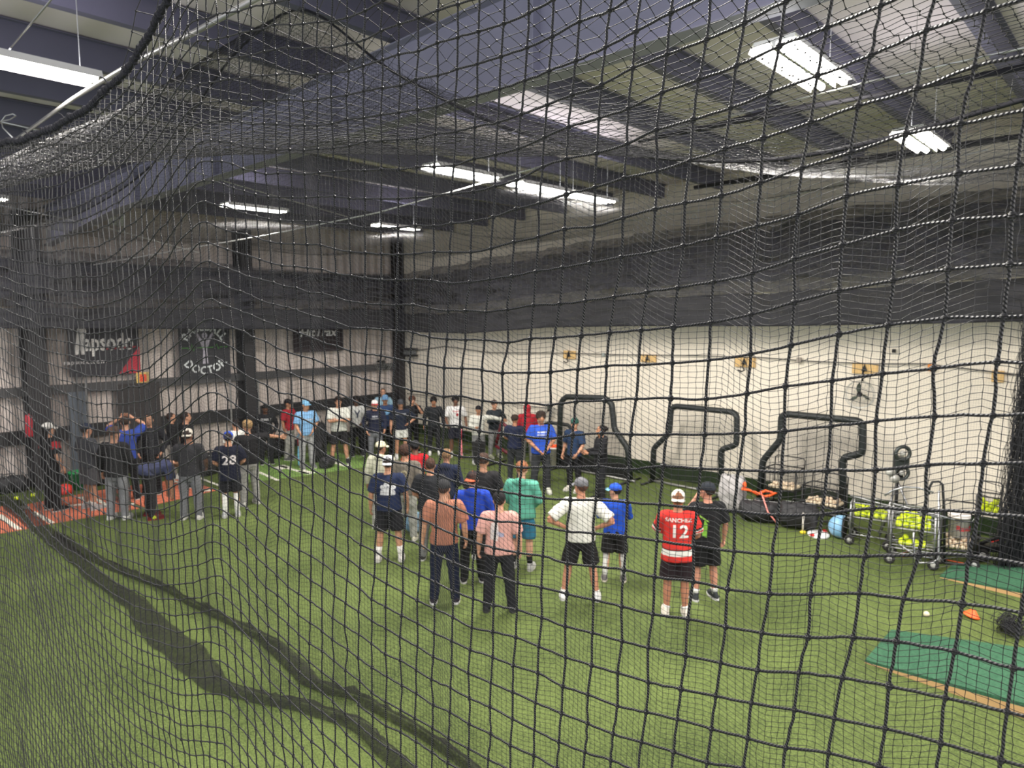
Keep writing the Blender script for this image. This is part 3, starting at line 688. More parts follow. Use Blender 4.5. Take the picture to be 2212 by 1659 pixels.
    if hstyle != 'none' and hood != 'up':
        b = MB()
        if hstyle == 'short': b.sphere((0,-.016,1.690), (.083,.100,.100), 16, 12)
        elif hstyle == 'fluffy': b.sphere((0,-.008,1.708), (.093,.108,.098), 16, 12); b.sphere((0,.03,1.75), (.075,.07,.05), 12, 8)
        elif hstyle == 'curly': b.sphere((0,-.015,1.70), (.108,.118,.112), 16, 12)
        elif hstyle == 'long': b.sphere((0,-.016,1.690), (.088,.104,.100), 16, 12); b.tube([(0,-.05,1.66),(0,-.075,1.52),(0,-.09,1.44)], [.088,.08,.05], 12, flat=.55, ref=(1,0,0))
        elif hstyle == 'bun': b.sphere((0,-.016,1.690), (.083,.102,.100), 16, 12); b.sphere((0,-.10,1.70), (.055,.055,.06), 12, 8)
        elif hstyle == 'fringe': b.sphere((0,-.012,1.660), (.078,.096,.085), 16, 12)
        head_part(b, 'hair', hm, root, .011, .016 if hstyle in ('curly','fluffy') else .007, 34)
    if cap:
        b = MB(); rows_ = [(0,-.006,1.680,.088,.108),(0,-.006,1.70,.090,.110),(0,-.006,1.735,.085,.105),(0,-.008,1.768,.067,.084),(0,-.008,1.79,.035,.045),(0,-.008,1.797,.006,.008)]
        if bill == 'none': rows_ = [(0,-.006,1.672,.092,.112),(0,-.006,1.71,.095,.114),(0,-.008,1.76,.082,.100),(0,-.01,1.80,.05,.062),(0,-.01,1.818,.012,.014)]
        cm = MB(); cm.ring_stack(rows_, 20); c_o = None
        RC = Matrix.Rotation(math.radians(capdir), 4, 'Z'); me_ = cm.mesh('cap')
        for v in me_.vertices:
            v.co = HM @ RC @ v.co
            if W: v.co = warp(v.co)
        co_ = link('beanie' if bill == 'none' else 'cap', me_, cloth(cap), root, True)
        if bill != 'none':
            V = []; Fc = []; n = 12
            for j in range(n+1):
                aa = math.radians(-64 + 128*j/n); r0 = Vector((math.sin(aa)*.086, math.cos(aa)*.106-.006, 1.694)); ext = .078*math.cos(aa*.95)
                r1 = r0 + Vector((math.sin(aa)*ext*.25, ext, -.016 - .02*abs(math.sin(aa))))
                V += [r0, r1, r1-Vector((0,0,.005)), r0-Vector((0,0,.005))]
            for j in range(n):
                for q in range(4): Fc.append((j*4+q, j*4+(q+1)%4, (j+1)*4+(q+1)%4, (j+1)*4+q))
            Fc += [(0,1,2,3), tuple(n*4+q for q in (3,2,1,0))]
            V = [HM @ RC @ v for v in V]; V = [warp(v) for v in V] if W else V
            MB().add([tuple(v) for v in V], Fc).build('bill', cloth(bill or cap), co_, True)
            bt = MB(); bt.sphere((0,-.008,1.799), (.008,.008,.005), 8, 5); bo = head_part(bt, 'button', cloth(bill or cap), co_)
    return root

def text_mesh(txt, size, arc=0, name='lettering'):
    cu = bpy.data.curves.new('t', 'FONT'); cu.body = txt; cu.size = size; cu.align_x = 'CENTER'; cu.align_y = 'CENTER'; cu.resolution_u = 2; cu.offset = size*.02
    o = bpy.data.objects.new('t', cu); COL.objects.link(o); dg = bpy.context.evaluated_depsgraph_get(); me = bpy.data.meshes.new_from_object(o.evaluated_get(dg)); bpy.data.objects.remove(o)
    me.name = name
    if arc:
        for v in me.vertices:
            a = v.co.x/arc; r = arc + v.co.y; v.co = Vector((r*math.sin(a), r*math.cos(a)-arc, 0))
    return me
def ell(cx, cz, rx, rz, n=14): return [(cx+rx*math.cos(2*PI*i/n), cz+rz*math.sin(2*PI*i/n)) for i in range(n)]

WS = (228,226,220); DK = (26,26,29); NV = (28,34,58)
TAN = (214,160,130); BR = (92,60,44); MID = (176,124,94)
# ---- left cluster, on and beside the red mats
person(116,1103,912, 120, 'person in black jersey, red sleeves and white cap at the far left', top=DK, sleeve='short', skinc=(196,60,58) if 0 else TAN, bottom=DK, cap=(225,222,216), capdir=0, hstyle='long', hair=(30,26,26), arms=('down','low'), shoe=(40,40,42), stripes=[(0,.5,(190,36,44),'sleeve')], baggy=1.05)
person(196,1100,913, 120, 'person in dark grey polo, navy cap and grey shorts standing on the red mat', top=(62,64,70), bottom=(78,76,80), legs='shorts', cap=(38,46,66), arms=('low','front'), sock=(WS,.16), shoe=(170,170,170), baggy=1.08)
person(256,1121,921, 150, 'person with brown hair in a black jacket and grey sweatpants beside the red mat', top=(34,33,34), sleeve='long', bottom=(140,141,144), hair=(110,80,66), hstyle='fluffy', arms=('front','down'), shoe=WS, baggy=1.12, hem=.84, look=-30)
person(280,1080,897, 170, 'person in a blue tee raising both hands to the head', top=(48,72,168), bottom=DK, arms=('head','head'), hair=(80,60,50), shoe=DK)
person(330,1066,893, -10, 'person in a black hoodie facing us beside the blue tee', top=(38,38,44), sleeve='long', hood=True, bottom=DK, arms=('pocket','pocket'), hair=(50,40,36), shoe=DK)
person(326,1118,893, 100, 'person in a slate blue tee bending down over a yellow ball', top=(66,70,104), bottom=(30,29,31), tilt=80, arms=('reach','reach'), hair=(52,40,36), shoe=(110,30,32), sole=(150,40,40), H=1.82, stance=.17, baggy=1.1)
person(376,1033,890, 100, 'person in a black jacket with one arm stretched out and pale grey trousers', top=(36,36,39), sleeve='long', bottom=(158,156,150), arms=('down','out'), hair=(70,54,46), shoe=WS)
person(408,1052,888, 110, 'person with dark hair in black behind the tan cap', top=DK, bottom=(70,70,72), arms=('down','down'), hair=(52,40,34), shoe=DK)
person(414,1121,925, 165, 'person in charcoal tee, tan cap turned backwards and grey trousers', top=(54,52,56), bottom=(122,122,126), cap=(206,198,184), capdir=180, skinc=(150,104,84), arms=('low','hold'), shoe=(215,212,206), hair=(60,44,40), baggy=1.08)
person(500,1116,931, 180, 'person in a navy jersey numbered 28, blue cap and white knee trousers', top=(30,32,50), bottom=(34,34,38), legs='shorts', cap=(36,74,190), capdir=180, bill=(34,40,70), arms=('front','front'), sock=(WS,.5), shoe=(196,196,196), hair=(60,46,40), stance=.11, baggy=1.15, hem=.78,
       prints=[('text','back',[('28',.26,0,1.21,(224,214,214),0)])])
person(541,1090,907, 200, 'person with blond hair in a black tee beside the number 28 jersey', top=(34,33,35), bottom=(162,160,156), hair=(196,160,112), hstyle='fluffy', arms=('out','hold'), shoe=(190,188,180), baggy=1.1)
person(514,1050,905, 200, 'person with dark hair in a white tee half hidden behind the blond person', top=WS, bottom=DK, hair=(44,34,32), arms=('down','down'), shoe=DK)
person(577,1002,872, 5, 'person in a black hoodie with white chest lettering and black trousers', top=(34,34,37), sleeve='long', hood=True, bottom=(38,38,42), cap=(28,28,30), capdir=180, arms=('pocket','pocket'), skinc=BR, hair=DK, shoe=DK, prints=[('text','front',[('STREET',.085,0,1.34,(205,205,205),0)])])
person(626,993,861, 60, 'person in a red tee, black cap and pale trousers', top=(176,38,50), bottom=(176,174,168), cap=(34,32,34), skinc=MID, arms=('down','low'), shoe=(90,90,92))
person(664,1011,863, 20, 'person in a light blue tee and cap holding a blue bat', top=(120,172,220), bottom=(168,168,170), cap=(124,186,226), arms=('low','front'), skinc=(196,144,110), shoe=(120,120,122), baggy=1.12, look=20, prints=[('text','front',[('blue jays',.07,0,1.30,(225,225,235),0)])])
person(734,1001,856, 5, 'person in a pale grey tee with crossed bare arms and black shorts', top=(206,206,196), bottom=(38,37,40), legs='shorts', arms=('cross','cross'), hair=(52,38,34), hstyle='fluffy', sock=(WS,.14), shoe=(44,44,46), stance=.19, baggy=1.08)
person(772,984,855, 10, 'person in a grey tee with dark print, hands clasped low', top=(190,190,186), bottom=(34,34,38), arms=('front','front'), skinc=BR, hair=(28,24,24), hstyle='curly', shoe=(52,52,54), prints=[('poly','front',[([(-.09,1.38),(-.05,1.38),(0,1.30),(.05,1.38),(.09,1.38),(.02,1.24),(.02,1.16),(-.02,1.16),(-.02,1.24)], (58,64,84))])])
person(812,1001,863, 0, 'person in a navy hoodie, white fronted cap and grey trousers', top=(34,38,58), sleeve='long', hood=True, bottom=(112,114,120), cap=(230,226,222), bill=(200,60,64), arms=('pocket','low'), shoe=(206,196,190), prints=[('text','front',[('NEW',.06,0,1.34,(200,200,205),0),('ORLEANS',.05,0,1.28,(200,200,205),0)])])
person(834,986,852, 5, 'person in a blue tee with pale blue print behind the navy hoodie', top=(40,62,104), bottom=DK, cap=(96,140,184), arms=('down','down'), skinc=MID, shoe=DK, prints=[('poly','front',[(ell(0,1.3,.11,.07), (110,160,205))])])
person(829,955,838, 0, 'person in a pale blue patterned top at the very back near the corner', top=(150,190,214), bottom=DK, arms=('down','down'), skinc=TAN, hair=(54,42,38), shoe=DK)
person(867,990,862, 5, 'person in a navy tee with small chest lettering and white shorts', top=(38,44,62), bottom=(222,222,216), legs='mini', cap=(70,72,80), arms=('down','hips'), hair=(80,70,66), shoe=WS, sock=(WS,.15), prints=[('text','front',[('NEW YORK',.055,0,1.36,(190,192,198),0)])])
person(892,976,855, 20, 'person with reddish curly hair raising a yellow glove', top=(36,36,40), bottom=DK, arms=('down','face'), hair=(110,72,56), hstyle='curly', shoe=DK)
person(938,981,857, 5, 'person in a black tracksuit and white shoes, arms at the sides', top=(38,40,44), sleeve='long', bottom=(36,37,41), arms=('down','down'), skinc=MID, hair=(30,26,26), hstyle='curly', shoe=WS)
person(985,985,855, 5, 'person in a white baseball shirt and navy shorts holding a cap low', top=(226,224,222), bottom=(36,38,52), legs='shorts', arms=('low','down'), skinc=(120,82,62), hair=(26,23,24), hstyle='curly', sock=(WS,.3), shoe=(232,228,216), build=1.05, prints=[('text','front',[('Angels',.07,0,1.36,(190,70,80),0)]), ('poly','front',[(ell(.03,1.26,.035,.045), (206,44,56))])])
person(1034,1000,875, 10, 'person in a cream sweatshirt and black backwards cap', top=(206,204,194), sleeve='long', bottom=(130,130,130), cap=(34,32,34), capdir=180, arms=('hold','out'), skinc=MID, shoe=(200,200,200), baggy=1.08)
person(1068,988,864, 30, 'person in a dark grey pullover with a hand on the hip and grey trousers', top=(50,56,62), sleeve='long', bottom=(146,146,146), arms=('cross','hips'), hair=(74,46,44), hstyle='fluffy', shoe=(196,200,170))
person(1112,1037,895, 160, 'person with brown hair in a navy top seen from behind beside the coach', top=(36,42,68), bottom=(54,56,60), arms=('front','front'), hair=(76,58,48), hstyle='fluffy', skinc=MID, shoe=(120,122,124), baggy=1.1, prints=[('poly','back',[([(.09*math.sin(2*PI*i/10)*(1 if i%2==0 else .42)*.5-.06, 1.27+.09*math.cos(2*PI*i/10)*(1 if i%2==0 else .42)*.5) for i in range(10)], (170,180,200))])])
person(1139,1002,872, 170, 'person in a red hoodie with the hood up near the white wall', top=(190,38,50), sleeve='long', hood='up', bottom=(120,118,114), arms=('hold','hold'), shoe=(90,90,92), hstyle='none', baggy=1.1)
person(1168,1064,888, 10, 'person with curly hair in a bright blue tee facing us, hands clasped', top=(40,82,200), bottom=(52,54,58), arms=('front','front'), skinc=MID, hair=(62,46,40), hstyle='curly', shoe=(206,204,190), stance=.15, baggy=1.1, prints=[('text','front',[('MAMBA',.055,0,1.36,(215,220,235),0),('BASEBALL',.045,0,1.30,(215,220,235),0)])])
person(1240,1060,903, -35, 'person in a green beanie and navy tee before the tallest screen', top=(40,60,94), bottom=(34,34,38), cap=(44,92,80), bill='none', arms=('down','low'), shoe=(206,200,188), hair=(60,46,40), baggy=1.06, look=20)
person(1297,1082,917, -75, 'person in a black hoodie with tied dark hair, hands raised in front', top=(36,36,40), sleeve='long', hood=True, bottom=(38,38,43), hair=(34,26,26), hstyle='bun', arms=('hold','hold'), skinc=MID, shoe=(40,40,42), baggy=1.08)
# ---- the group with its back to us
person(826,1140,952, 165, 'person in a cream hoodie and cream cap behind the navy tee', top=(202,200,176), sleeve='long', hood=True, bottom=(170,168,160), cap=(222,212,180), arms=('down','down'), skinc=(150,106,84), shoe=WS, look=-35, baggy=1.1)
person(842,1211,983, 175, 'person in a navy tee with white back print, white cap and black shorts', top=(34,44,76), bottom=(38,38,42), legs='shorts', cap=(222,226,232), capdir=180, arms=('down','down'), sock=((226,220,216),.26), shoe=(222,216,210), hair=(58,44,38), stance=.17, baggy=1.12,
       prints=[('poly','back',[([(-.12,1.16),(.11,1.16),(.115,1.20),(.10,1.24),(-.11,1.24)], (206,206,208)), (ell(-.085,1.29,.032,.038), (206,206,208)), (ell(-.03,1.33,.034,.04), (206,206,208)), (ell(.035,1.33,.034,.04), (206,206,208)), (ell(.09,1.29,.032,.038), (206,206,208)), (ell(0,1.26,.09,.03), (206,206,208))])])
person(878,1166,960, 170, 'person with curly brown hair in a faded brown tee with a round emblem', top=(112,104,94), bottom=(176,174,166), arms=('down','down'), hair=(84,58,46), hstyle='curly', shoe=(220,214,190), baggy=1.12, prints=[('poly','back',[([(.062*math.cos(2*PI*i/24), 1.28+.062*math.sin(2*PI*i/24)) for i in range(24)], (160,150,118)), ([(.042*math.cos(2*PI*i/20), 1.281+.042*math.sin(2*PI*i/20)) for i in range(20)], (96,88,80)), (ell(0,1.282,.02,.026), (160,150,118))])])
person(899,1130,950, 175, 'person in a plain red tee and black cap', top=(200,28,38), bottom=(60,60,64), cap=(42,42,46), arms=('hold','hold'), skinc=(110,76,60), hair=DK, shoe=DK, baggy=1.1)
person(932,1208,987, 175, 'person with brown hair in a large black tee and grey trousers', top=(40,42,45), bottom=(130,130,128), arms=('down','front'), hair=(88,62,50), shoe=(52,52,50), baggy=1.2)
person(966,1165,970, 165, 'person with blond hair in a navy hoodie between the black tees', top=(34,42,68), sleeve='long', hood=True, bottom=DK, arms=('front','front'), hair=(176,136,96), hstyle='fluffy', shoe=DK)
person(961,1301,1034, 178, 'person in a rust brown tee, black cap and navy trousers', top=(176,112,88), bottom=(32,36,58), cap=(52,52,54), arms=('down','down'), skinc=TAN, hair=(90,62,50), shoe=(44,38,48), sole=(226,220,220), baggy=1.05, stance=.14, look=-12)
person(1022,1256,1017, 182, 'person in a royal blue hoodie and black cap worn backwards', top=(32,66,186), sleeve='long', hood=True, bottom=(38,38,40), cap=(42,36,38), bill=(196,92,60), capdir=150, arms=('front','front'), skinc=TAN, hair=(70,48,42), shoe=(46,44,46), sole=(226,222,220), baggy=1.12)
person(1045,1205,979, 175, 'person with brown hair in a black tee behind the royal blue hoodie', top=(38,37,40), bottom=DK, arms=('front','front'), hair=(84,62,52), hstyle='fluffy', shoe=(180,178,170), baggy=1.15)
person(1079,1319,1060, 178, 'person in a pink tee with a pale back print, front of the group', top=(218,158,146), bottom=(38,38,42), cap=(38,36,38), capdir=0, bill=(176,60,60), arms=('down','down'), skinc=(214,160,134), hair=(60,46,40), shoe=(46,46,48), sole=(60,60,60), stance=.17, baggy=1.12,
       prints=[('poly','back',[([(-.12,1.12),(-.02,1.10),(0,1.22),(-.02,1.38),(-.10,1.36),(-.12,1.25)], (222,206,202)), ([(-.10,1.18),(.06,1.16),(.07,1.21),(-.08,1.26)], (160,160,186))])])
person(1127,1229,996, 165, 'person with ginger hair in a teal hoodie and blue shorts', top=(88,170,146), sleeve='long', hood=True, bottom=(48,118,150), legs='shorts', arms=('front','front'), hair=(178,116,80), hstyle='fluffy', skinc=(222,168,142), sock=((34,34,36),.24), shoe=(190,188,186), baggy=1.2, look=10)
person(1253,1294,1030, 180, 'person in a white tee and grey cap with hands on the hips', top=(226,222,212), bottom=(36,34,36), legs='shorts', cap=(112,112,116), capdir=0, arms=('hips','hips'), skinc=(200,140,112), hair=(110,72,56), sock=(WS,.14), shoe=(232,230,228), stance=.22, baggy=1.12, look=35)
person(1326,1254,1043, 182, 'person in a tight blue long sleeve, blue cap, black shorts and white leggings', top=(30,78,206), sleeve='long', bottom=(40,38,40), legs='shorts', cap=(36,84,214), bill=(120,190,226), arms=('cross','cross'), hair=(54,42,40), sock=((220,218,212),.52), shoe=(108,102,104), sole=(224,214,196), stance=.15, look=60, skinc=TAN, baggy=1.02)
person(1459,1328,1057, 186, 'person in a red jersey numbered 12 with white stripes and black shorts', top=(222,48,42), bottom=(44,32,36), legs='shorts', cap=(222,216,204), capdir=180, arms=('front','cross'), skinc=(186,126,98), hair=(160,110,80), sock=(WS,.11), shoe=(230,218,200), stance=.12, hem=.80, baggy=1.12, look=-5,
       stripes=[(.84+.05,.965,(228,224,218),'torso'),(.965,.985,(60,24,28),'torso'),(.55,.66,(40,36,40),'sleeve'),(.66,.72,(226,222,216),'sleeve'),(.80,.90,(226,222,216),'sleeve')],
       prints=[('text','back',[('SANCHEZ',.075,.0,1.395,(236,220,214),0),('12',.25,.01,1.235,(232,226,222),0)])])
person(1522,1294,1040, 205, 'person in a black and lime tee with one hand raised to the face', top=(34,34,36), bottom=(30,30,32), legs='shorts', cap=(44,48,56), arms=('down','face'), skinc=(206,146,122), hair=(60,46,42), sock=(WS,.18), shoe=(56,60,62), sole=(236,234,232), stance=.14, hem=.84, baggy=1.12, look=30,
       prints=[('poly','back',[([(-.12,1.02),(-.06,1.0),(-.05,1.2),(-.09,1.26)], (128,190,60)), ([(-.15,1.33),(-.03,1.24),(-.03,1.22),(-.15,1.30)], (150,200,80))])])
# ================================================================== THINGS IN THE HALL
def onplane(px, py, A, B):
    n = Vector((B.y-A.y, A.x-B.x, 0)); r = ray(px, py); t = n.dot(A-C0)/n.dot(r); return C0 + r*t
def clip_lines(poly, step):
    """net lines at a step inside a polygon given in (s, z)"""
    segs = []
    for ax in (0, 1):
        lo = min(p[ax] for p in poly); hi = max(p[ax] for p in poly); c = lo + step*.5
        while c < hi:
            xs = []
            for i in range(len(poly)):
                a, b = poly[i], poly[(i+1) % len(poly)]
                if (a[ax]-c)*(b[ax]-c) < 0: t = (c-a[ax])/(b[ax]-a[ax]); xs.append(a[1-ax]+(b[1-ax]-a[1-ax])*t)
            xs.sort()
            for u, v in zip(xs[::2], xs[1::2]): segs.append(((c,u),(c,v)) if ax == 0 else ((u,c),(v,c)))
            c += step
    return segs
def screen(pts, gl, gr, label, rad=.05, nm='pitching_screen', cat='screen', colr=(30,34,34), step=.045, panel=0, netr=.0018):
    A, B = onz(*gl), onz(*gr); u = (B-A); u.z = 0; L_ = u.length; u.normalize()
    t = empty(nm, ((A.x+B.x)/2, (A.y+B.y)/2, 0), math.atan2(u.y, u.x), label, cat); mid = (A+B)/2
    loc = [((onplane(x, y, A, B)-mid).dot(u), max(rad, onplane(x, y, A, B).z)) for x, y in pts]
    # frame tube with rounded bends
    P = []
    for i, (s_, z) in enumerate(loc):
        if 0 < i < len(loc)-1:
            for a in (-1, 0, 1):
                q = loc[i+a]; d = math.hypot(q[0]-s_, q[1]-z); k = min(.09, d*.35)/max(d, 1e-6) if a else 0
                w_ = (s_+(q[0]-s_)*k, z+(q[1]-z)*k) if a else (s_+(loc[i-1][0]-s_)*.03+(loc[i+1][0]-s_)*.03, z+(loc[i-1][1]-z)*.03+(loc[i+1][1]-z)*.03)
                P.append(w_)
        else: P.append((s_, z))
    MB().tube([(a, 0, b) for a, b in P], rad, 12).build('padded_frame', mat('pad_%d' % colr[0], colr, rough=.5, bump=.3, bscale=30), t, True)
    b = MB(); b.tube([(loc[0][0]-.1, 0, .05), (loc[-1][0]+.15, 0, .05)], .025, 8); 
    b.build('base_rail', M_pipe, t, True)
    for s_ in (loc[0][0], loc[-1][0]): MB().tube([(s_, -.45, .03), (s_, .45, .03)], .025, 8).build('foot_rail', M_black, t, True)
    if panel: MB().box((0,.0,.05+panel/2), (abs(loc[-1][0]-loc[0][0]), .02, panel)).build('ground_panel', M_black, t)
    b = MB()
    for p, q in clip_lines([(s_, max(.06, z)) for s_, z in loc], step): b.tube([(p[0], .01*math.sin(p[0]*9), p[1]), (q[0], .01*math.sin(q[0]*9), q[1])], netr, 3, cap=False)
    b.build('screen_net', M_cord2, t)
    return t
def skirt_panel(t, z): pass
t = screen([(1207,1012),(1211,870),(1222,857),(1308,860),(1322,873),(1327,926),(1356,968),(1361,1040)], (1207,1012), (1361,1042), 'tallest black padded pitching screen with one sloping shoulder, behind the green beanie', .075, step=.034, netr=.0026, panel=.36)
screen([(1409,1042),(1412,968),(1446,936),(1450,884),(1458,877),(1583,890),(1592,899),(1591,961),(1561,970),(1557,978),(1559,1072)], (1409,1042), (1559,1072), 'black padded stepped screen in the middle, leaning before the bare white wall', .066, step=.04, netr=.002)
screen([(1640,1086),(1648,995),(1686,950),(1688,902),(1697,894),(1855,909),(1864,918),(1863,979),(1825,988),(1820,997),(1822,1122)], (1640,1086), (1822,1122), 'black padded stepped screen at the right, behind the baseball carts', .072, step=.032, netr=.0026)
screen([(1171,1008),(1173,918),(1188,913),(1228,918),(1235,928),(1233,1004)], (1171,994), (1233,1002), 'low black arched net frame between the coach and the green beanie', .05)
t = screen([(1071,963),(1084,913),(1108,931),(1102,982),(1071,963)], (1072,1003), (1108,1009), 'small maroon framed rebound net standing tilted behind the navy top', .045, 'rebound_net', 'net', (92,26,36), .06)

# --- ball carts
M_silver = mat('brushed_silver_tube', (150,150,152), rough=.35, metal=.8); M_tyre = mat('rubber_tyre', (32,31,31), rough=.8); M_hub = mat('pale_wheel_hub', (190,188,182), rough=.4, metal=.3)
def wheel(c, r, par, ax='y'):
    o = MB().torus((0,0,0), r*.74, r*.27, ax, 20, 8).build('wheel', M_tyre, par, True); o.location = c
    e = (r*.55, r*.16, r*.55) if ax == 'y' else (r*.16, r*.55, r*.55)
    MB().sphere((0,0,0), e, 12, 8).build('hub', M_hub, o, True); return o
def cart(px, py, rz, W_, D_, H_, zb, label, m, nm='ball_cart', handle='loop', shelf=None, wr=.10):
    """wire basket on a tube frame: W wide, D deep, H basket depth, zb basket floor"""
    p = onz(px, py); t = empty(nm, (p.x, p.y, 0), rz, label, 'cart')
    fr = MB(); x, y = W_/2, D_/2
    for sx in (-1,1):
        for sy in (-1,1):
            MB().tube([(sx*x, sy*y, wr*.9 if 1 else 0), (sx*x, sy*y, zb+H_)], .014, 8).build('leg', m, t, True)
    for z in (zb, zb+H_): fr = MB(); fr.tube([(-x,-y,z),(x,-y,z),(x,y,z),(-x,y,z),(-x,-y,z)], .014, 8); fr.build('rim', m, t, True)
    fr = MB(); fr.tube([(-x,-y,.19),(x,-y,.19),(x,y,.19),(-x,y,.19),(-x,-y,.19)], .013, 8); fr.build('lower_frame', m, t, True)
    b = MB(); n = int(W_/.05)
    for i in range(n+1):
        xx = -x+W_*i/n; b.tube([(xx,-y,zb+H_),(xx,-y,zb),(xx,y,zb),(xx,y,zb+H_)], .0025, 4, cap=False)
    n = int(D_/.05)
    for i in range(n+1):
        yy = -y+D_*i/n; b.tube([(-x,yy,zb+H_),(-x,yy,zb),(x,yy,zb),(x,yy,zb+H_)], .0025, 4, cap=False)
    for k in range(1, 4):
        z = zb+H_*k/4; b.tube([(-x,-y,z),(x,-y,z),(x,y,z),(-x,y,z),(-x,-y,z)], .0025, 4, cap=False)
    b.build('wire_basket', m, t)
    if shelf: 
        b = MB(); b.tube([(-x,-y,shelf),(x,-y,shelf),(x,y,shelf),(-x,y,shelf),(-x,-y,shelf)], .012, 8)
        for i in range(8): b.tube([(-x+W_*i/7,-y,shelf),(-x+W_*i/7,y,shelf)], .003, 4)
        for i in range(2): b.tube([(-x,-y,shelf+.05*(i+1)),(x,-y,shelf+.05*(i+1)),(x,y,shelf+.05*(i+1)),(-x,y,shelf+.05*(i+1)),(-x,-y,shelf+.05*(i+1))], .003, 4)
        b.build('shelf', m, t)
    if handle == 'loop': MB().tube([(-x,y,zb+H_),(-x,y+.02,zb+H_+.16),(-x+.05,y+.03,zb+H_+.2),(x-.05,y+.03,zb+H_+.2),(x,y+.02,zb+H_+.16),(x,y,zb+H_)], .013, 8).build('handle', m, t, True)
    if handle == 'bar': MB().tube([(-x-.02,-y,zb+H_+.12),(x+.25,-y,zb+H_-.02)], .016, 8).build('handle', m, t, True)
    for sx in (-1,1):
        for sy in (-1,1): wheel((sx*x, sy*(y+.03), wr), wr, t)
    t['_'] = 0; del t['_']
    return t, Matrix.Translation((p.x, p.y, 0)) @ Matrix.Rotation(rz, 4, 'Z')
BALLS = {}
def ball_mesh(kind):
    if kind in BALLS: return BALLS[kind]
    r = {'baseball': .037, 'softball': .049}[kind]; b = MB(); b.sphere((0,0,0), r, 14, 10)
    me = b.mesh(kind); me.materials.append(mat('ball_leather', (222,204,176), rough=.6, var=.12, vscale=40) if kind == 'baseball' else mat('optic_yellow', (206,222,30), rough=.6, var=.1, vscale=30))
    me.polygons.foreach_set('use_smooth', [True]*len(me.polygons)); sm = MB(); pts = []
    for i in range(41):
        a = 2*PI*i/40; A_ = .44; v = Vector((math.cos(a)*(1-A_)+A_*math.cos(3*a)*0, math.sin(a), 0)); v = Vector((math.cos(a)+.35*math.cos(3*a), math.sin(a)-.35*math.sin(3*a), .95*math.cos(2*a)*.9)).normalized(); pts.append(v*(r+.0004))
    sm.tube(pts, .0014, 4, cap=False); s2 = sm.mesh('seam'); s2.materials.append(mat('red_stitching', (170,40,40))); BALLS[kind] = (me, s2, r); return BALLS[kind]
def put_ball(kind, p, label, group, seam=False):
    me, s2, r = ball_mesh(kind); o = bpy.data.objects.new(kind, me); COL.objects.link(o); o.location = p; o.rotation_euler = (random.uniform(0,6), random.uniform(0,6), random.uniform(0,6))
    if seam: q = bpy.data.objects.new('seam', s2); COL.objects.link(q); q.parent = o
    tag(o, label, 'ball', group); return o
def fill(M, kind, W_, D_, z0, count, label, group):
    r = ball_mesh(kind)[2]; st = 2*r*1.03; nx, ny = max(1, int((W_-.03)/st)), max(1, int((D_-.03)/st)); k = 0; lay = 0
    while k < count:
        cells = [(i, j) for i in range(nx-(lay % 2)) for j in range(ny-(lay % 2))]; random.shuffle(cells)
        for i, j in cells:
            if k >= count: break
            x = (i-(nx-1-(lay % 2))/2)*st; y = (j-(ny-1-(lay % 2))/2)*st; z = z0+r+.004+lay*st*.74
            put_ball(kind, (M @ Vector((x, y, z))), label, group, kind == 'baseball' and lay >= 1); k += 1
        lay += 1
RW = math.radians(-92)
c, M = cart(1692, 1108, RW, .62, .42, .42, .52, 'black wire ball cart of baseballs at the left, behind the black bags', M_black)
fill(M, 'baseball', .62, .42, .52, 44, 'off-white baseball in the left black wire cart', 'baseballs in the left black cart')
c, M = cart(1778, 1140, RW, .66, .46, .36, .46, 'black wire ball cart of baseballs before the right screen, one pale wheel showing', M_black)
fill(M, 'baseball', .66, .46, .46, 52, 'off-white baseball in the second black wire cart', 'baseballs in the second black cart')
c, M = cart(1878, 1174, math.radians(-80), .60, .46, .26, .50, 'silver tube cart full of yellow softballs beside the pale blue dome', M_silver, handle='bar', wr=.085)
fill(M, 'softball', .60, .46, .50, 34, 'yellow softball in the left silver cart', 'yellow softballs in the left silver cart')
p_ = M @ Vector((.2, .05, .76))
c, M = cart(1968, 1214, math.radians(-78), .62, .46, .28, .60, 'silver tube cart with yellow softballs in its basket and on its shelf', M_silver, handle='bar', shelf=.27, wr=.085)
fill(M, 'softball', .62, .46, .60, 36, 'yellow softball in the basket of the right silver cart', 'yellow softballs in the right silver cart')
fill(M, 'softball', .5, .3, .275, 9, 'yellow softball on the low shelf of the right silver cart', 'yellow softballs on the low shelf')
c, M = cart(2066, 1214, math.radians(-80), .48, .46, .5, .26, 'black framed cart holding baseballs and a white bucket with red script', M_black, wr=.08)
fill(M, 'baseball', .48, .46, .26, 48, 'off-white baseball around the white bucket', 'baseballs around the white bucket')
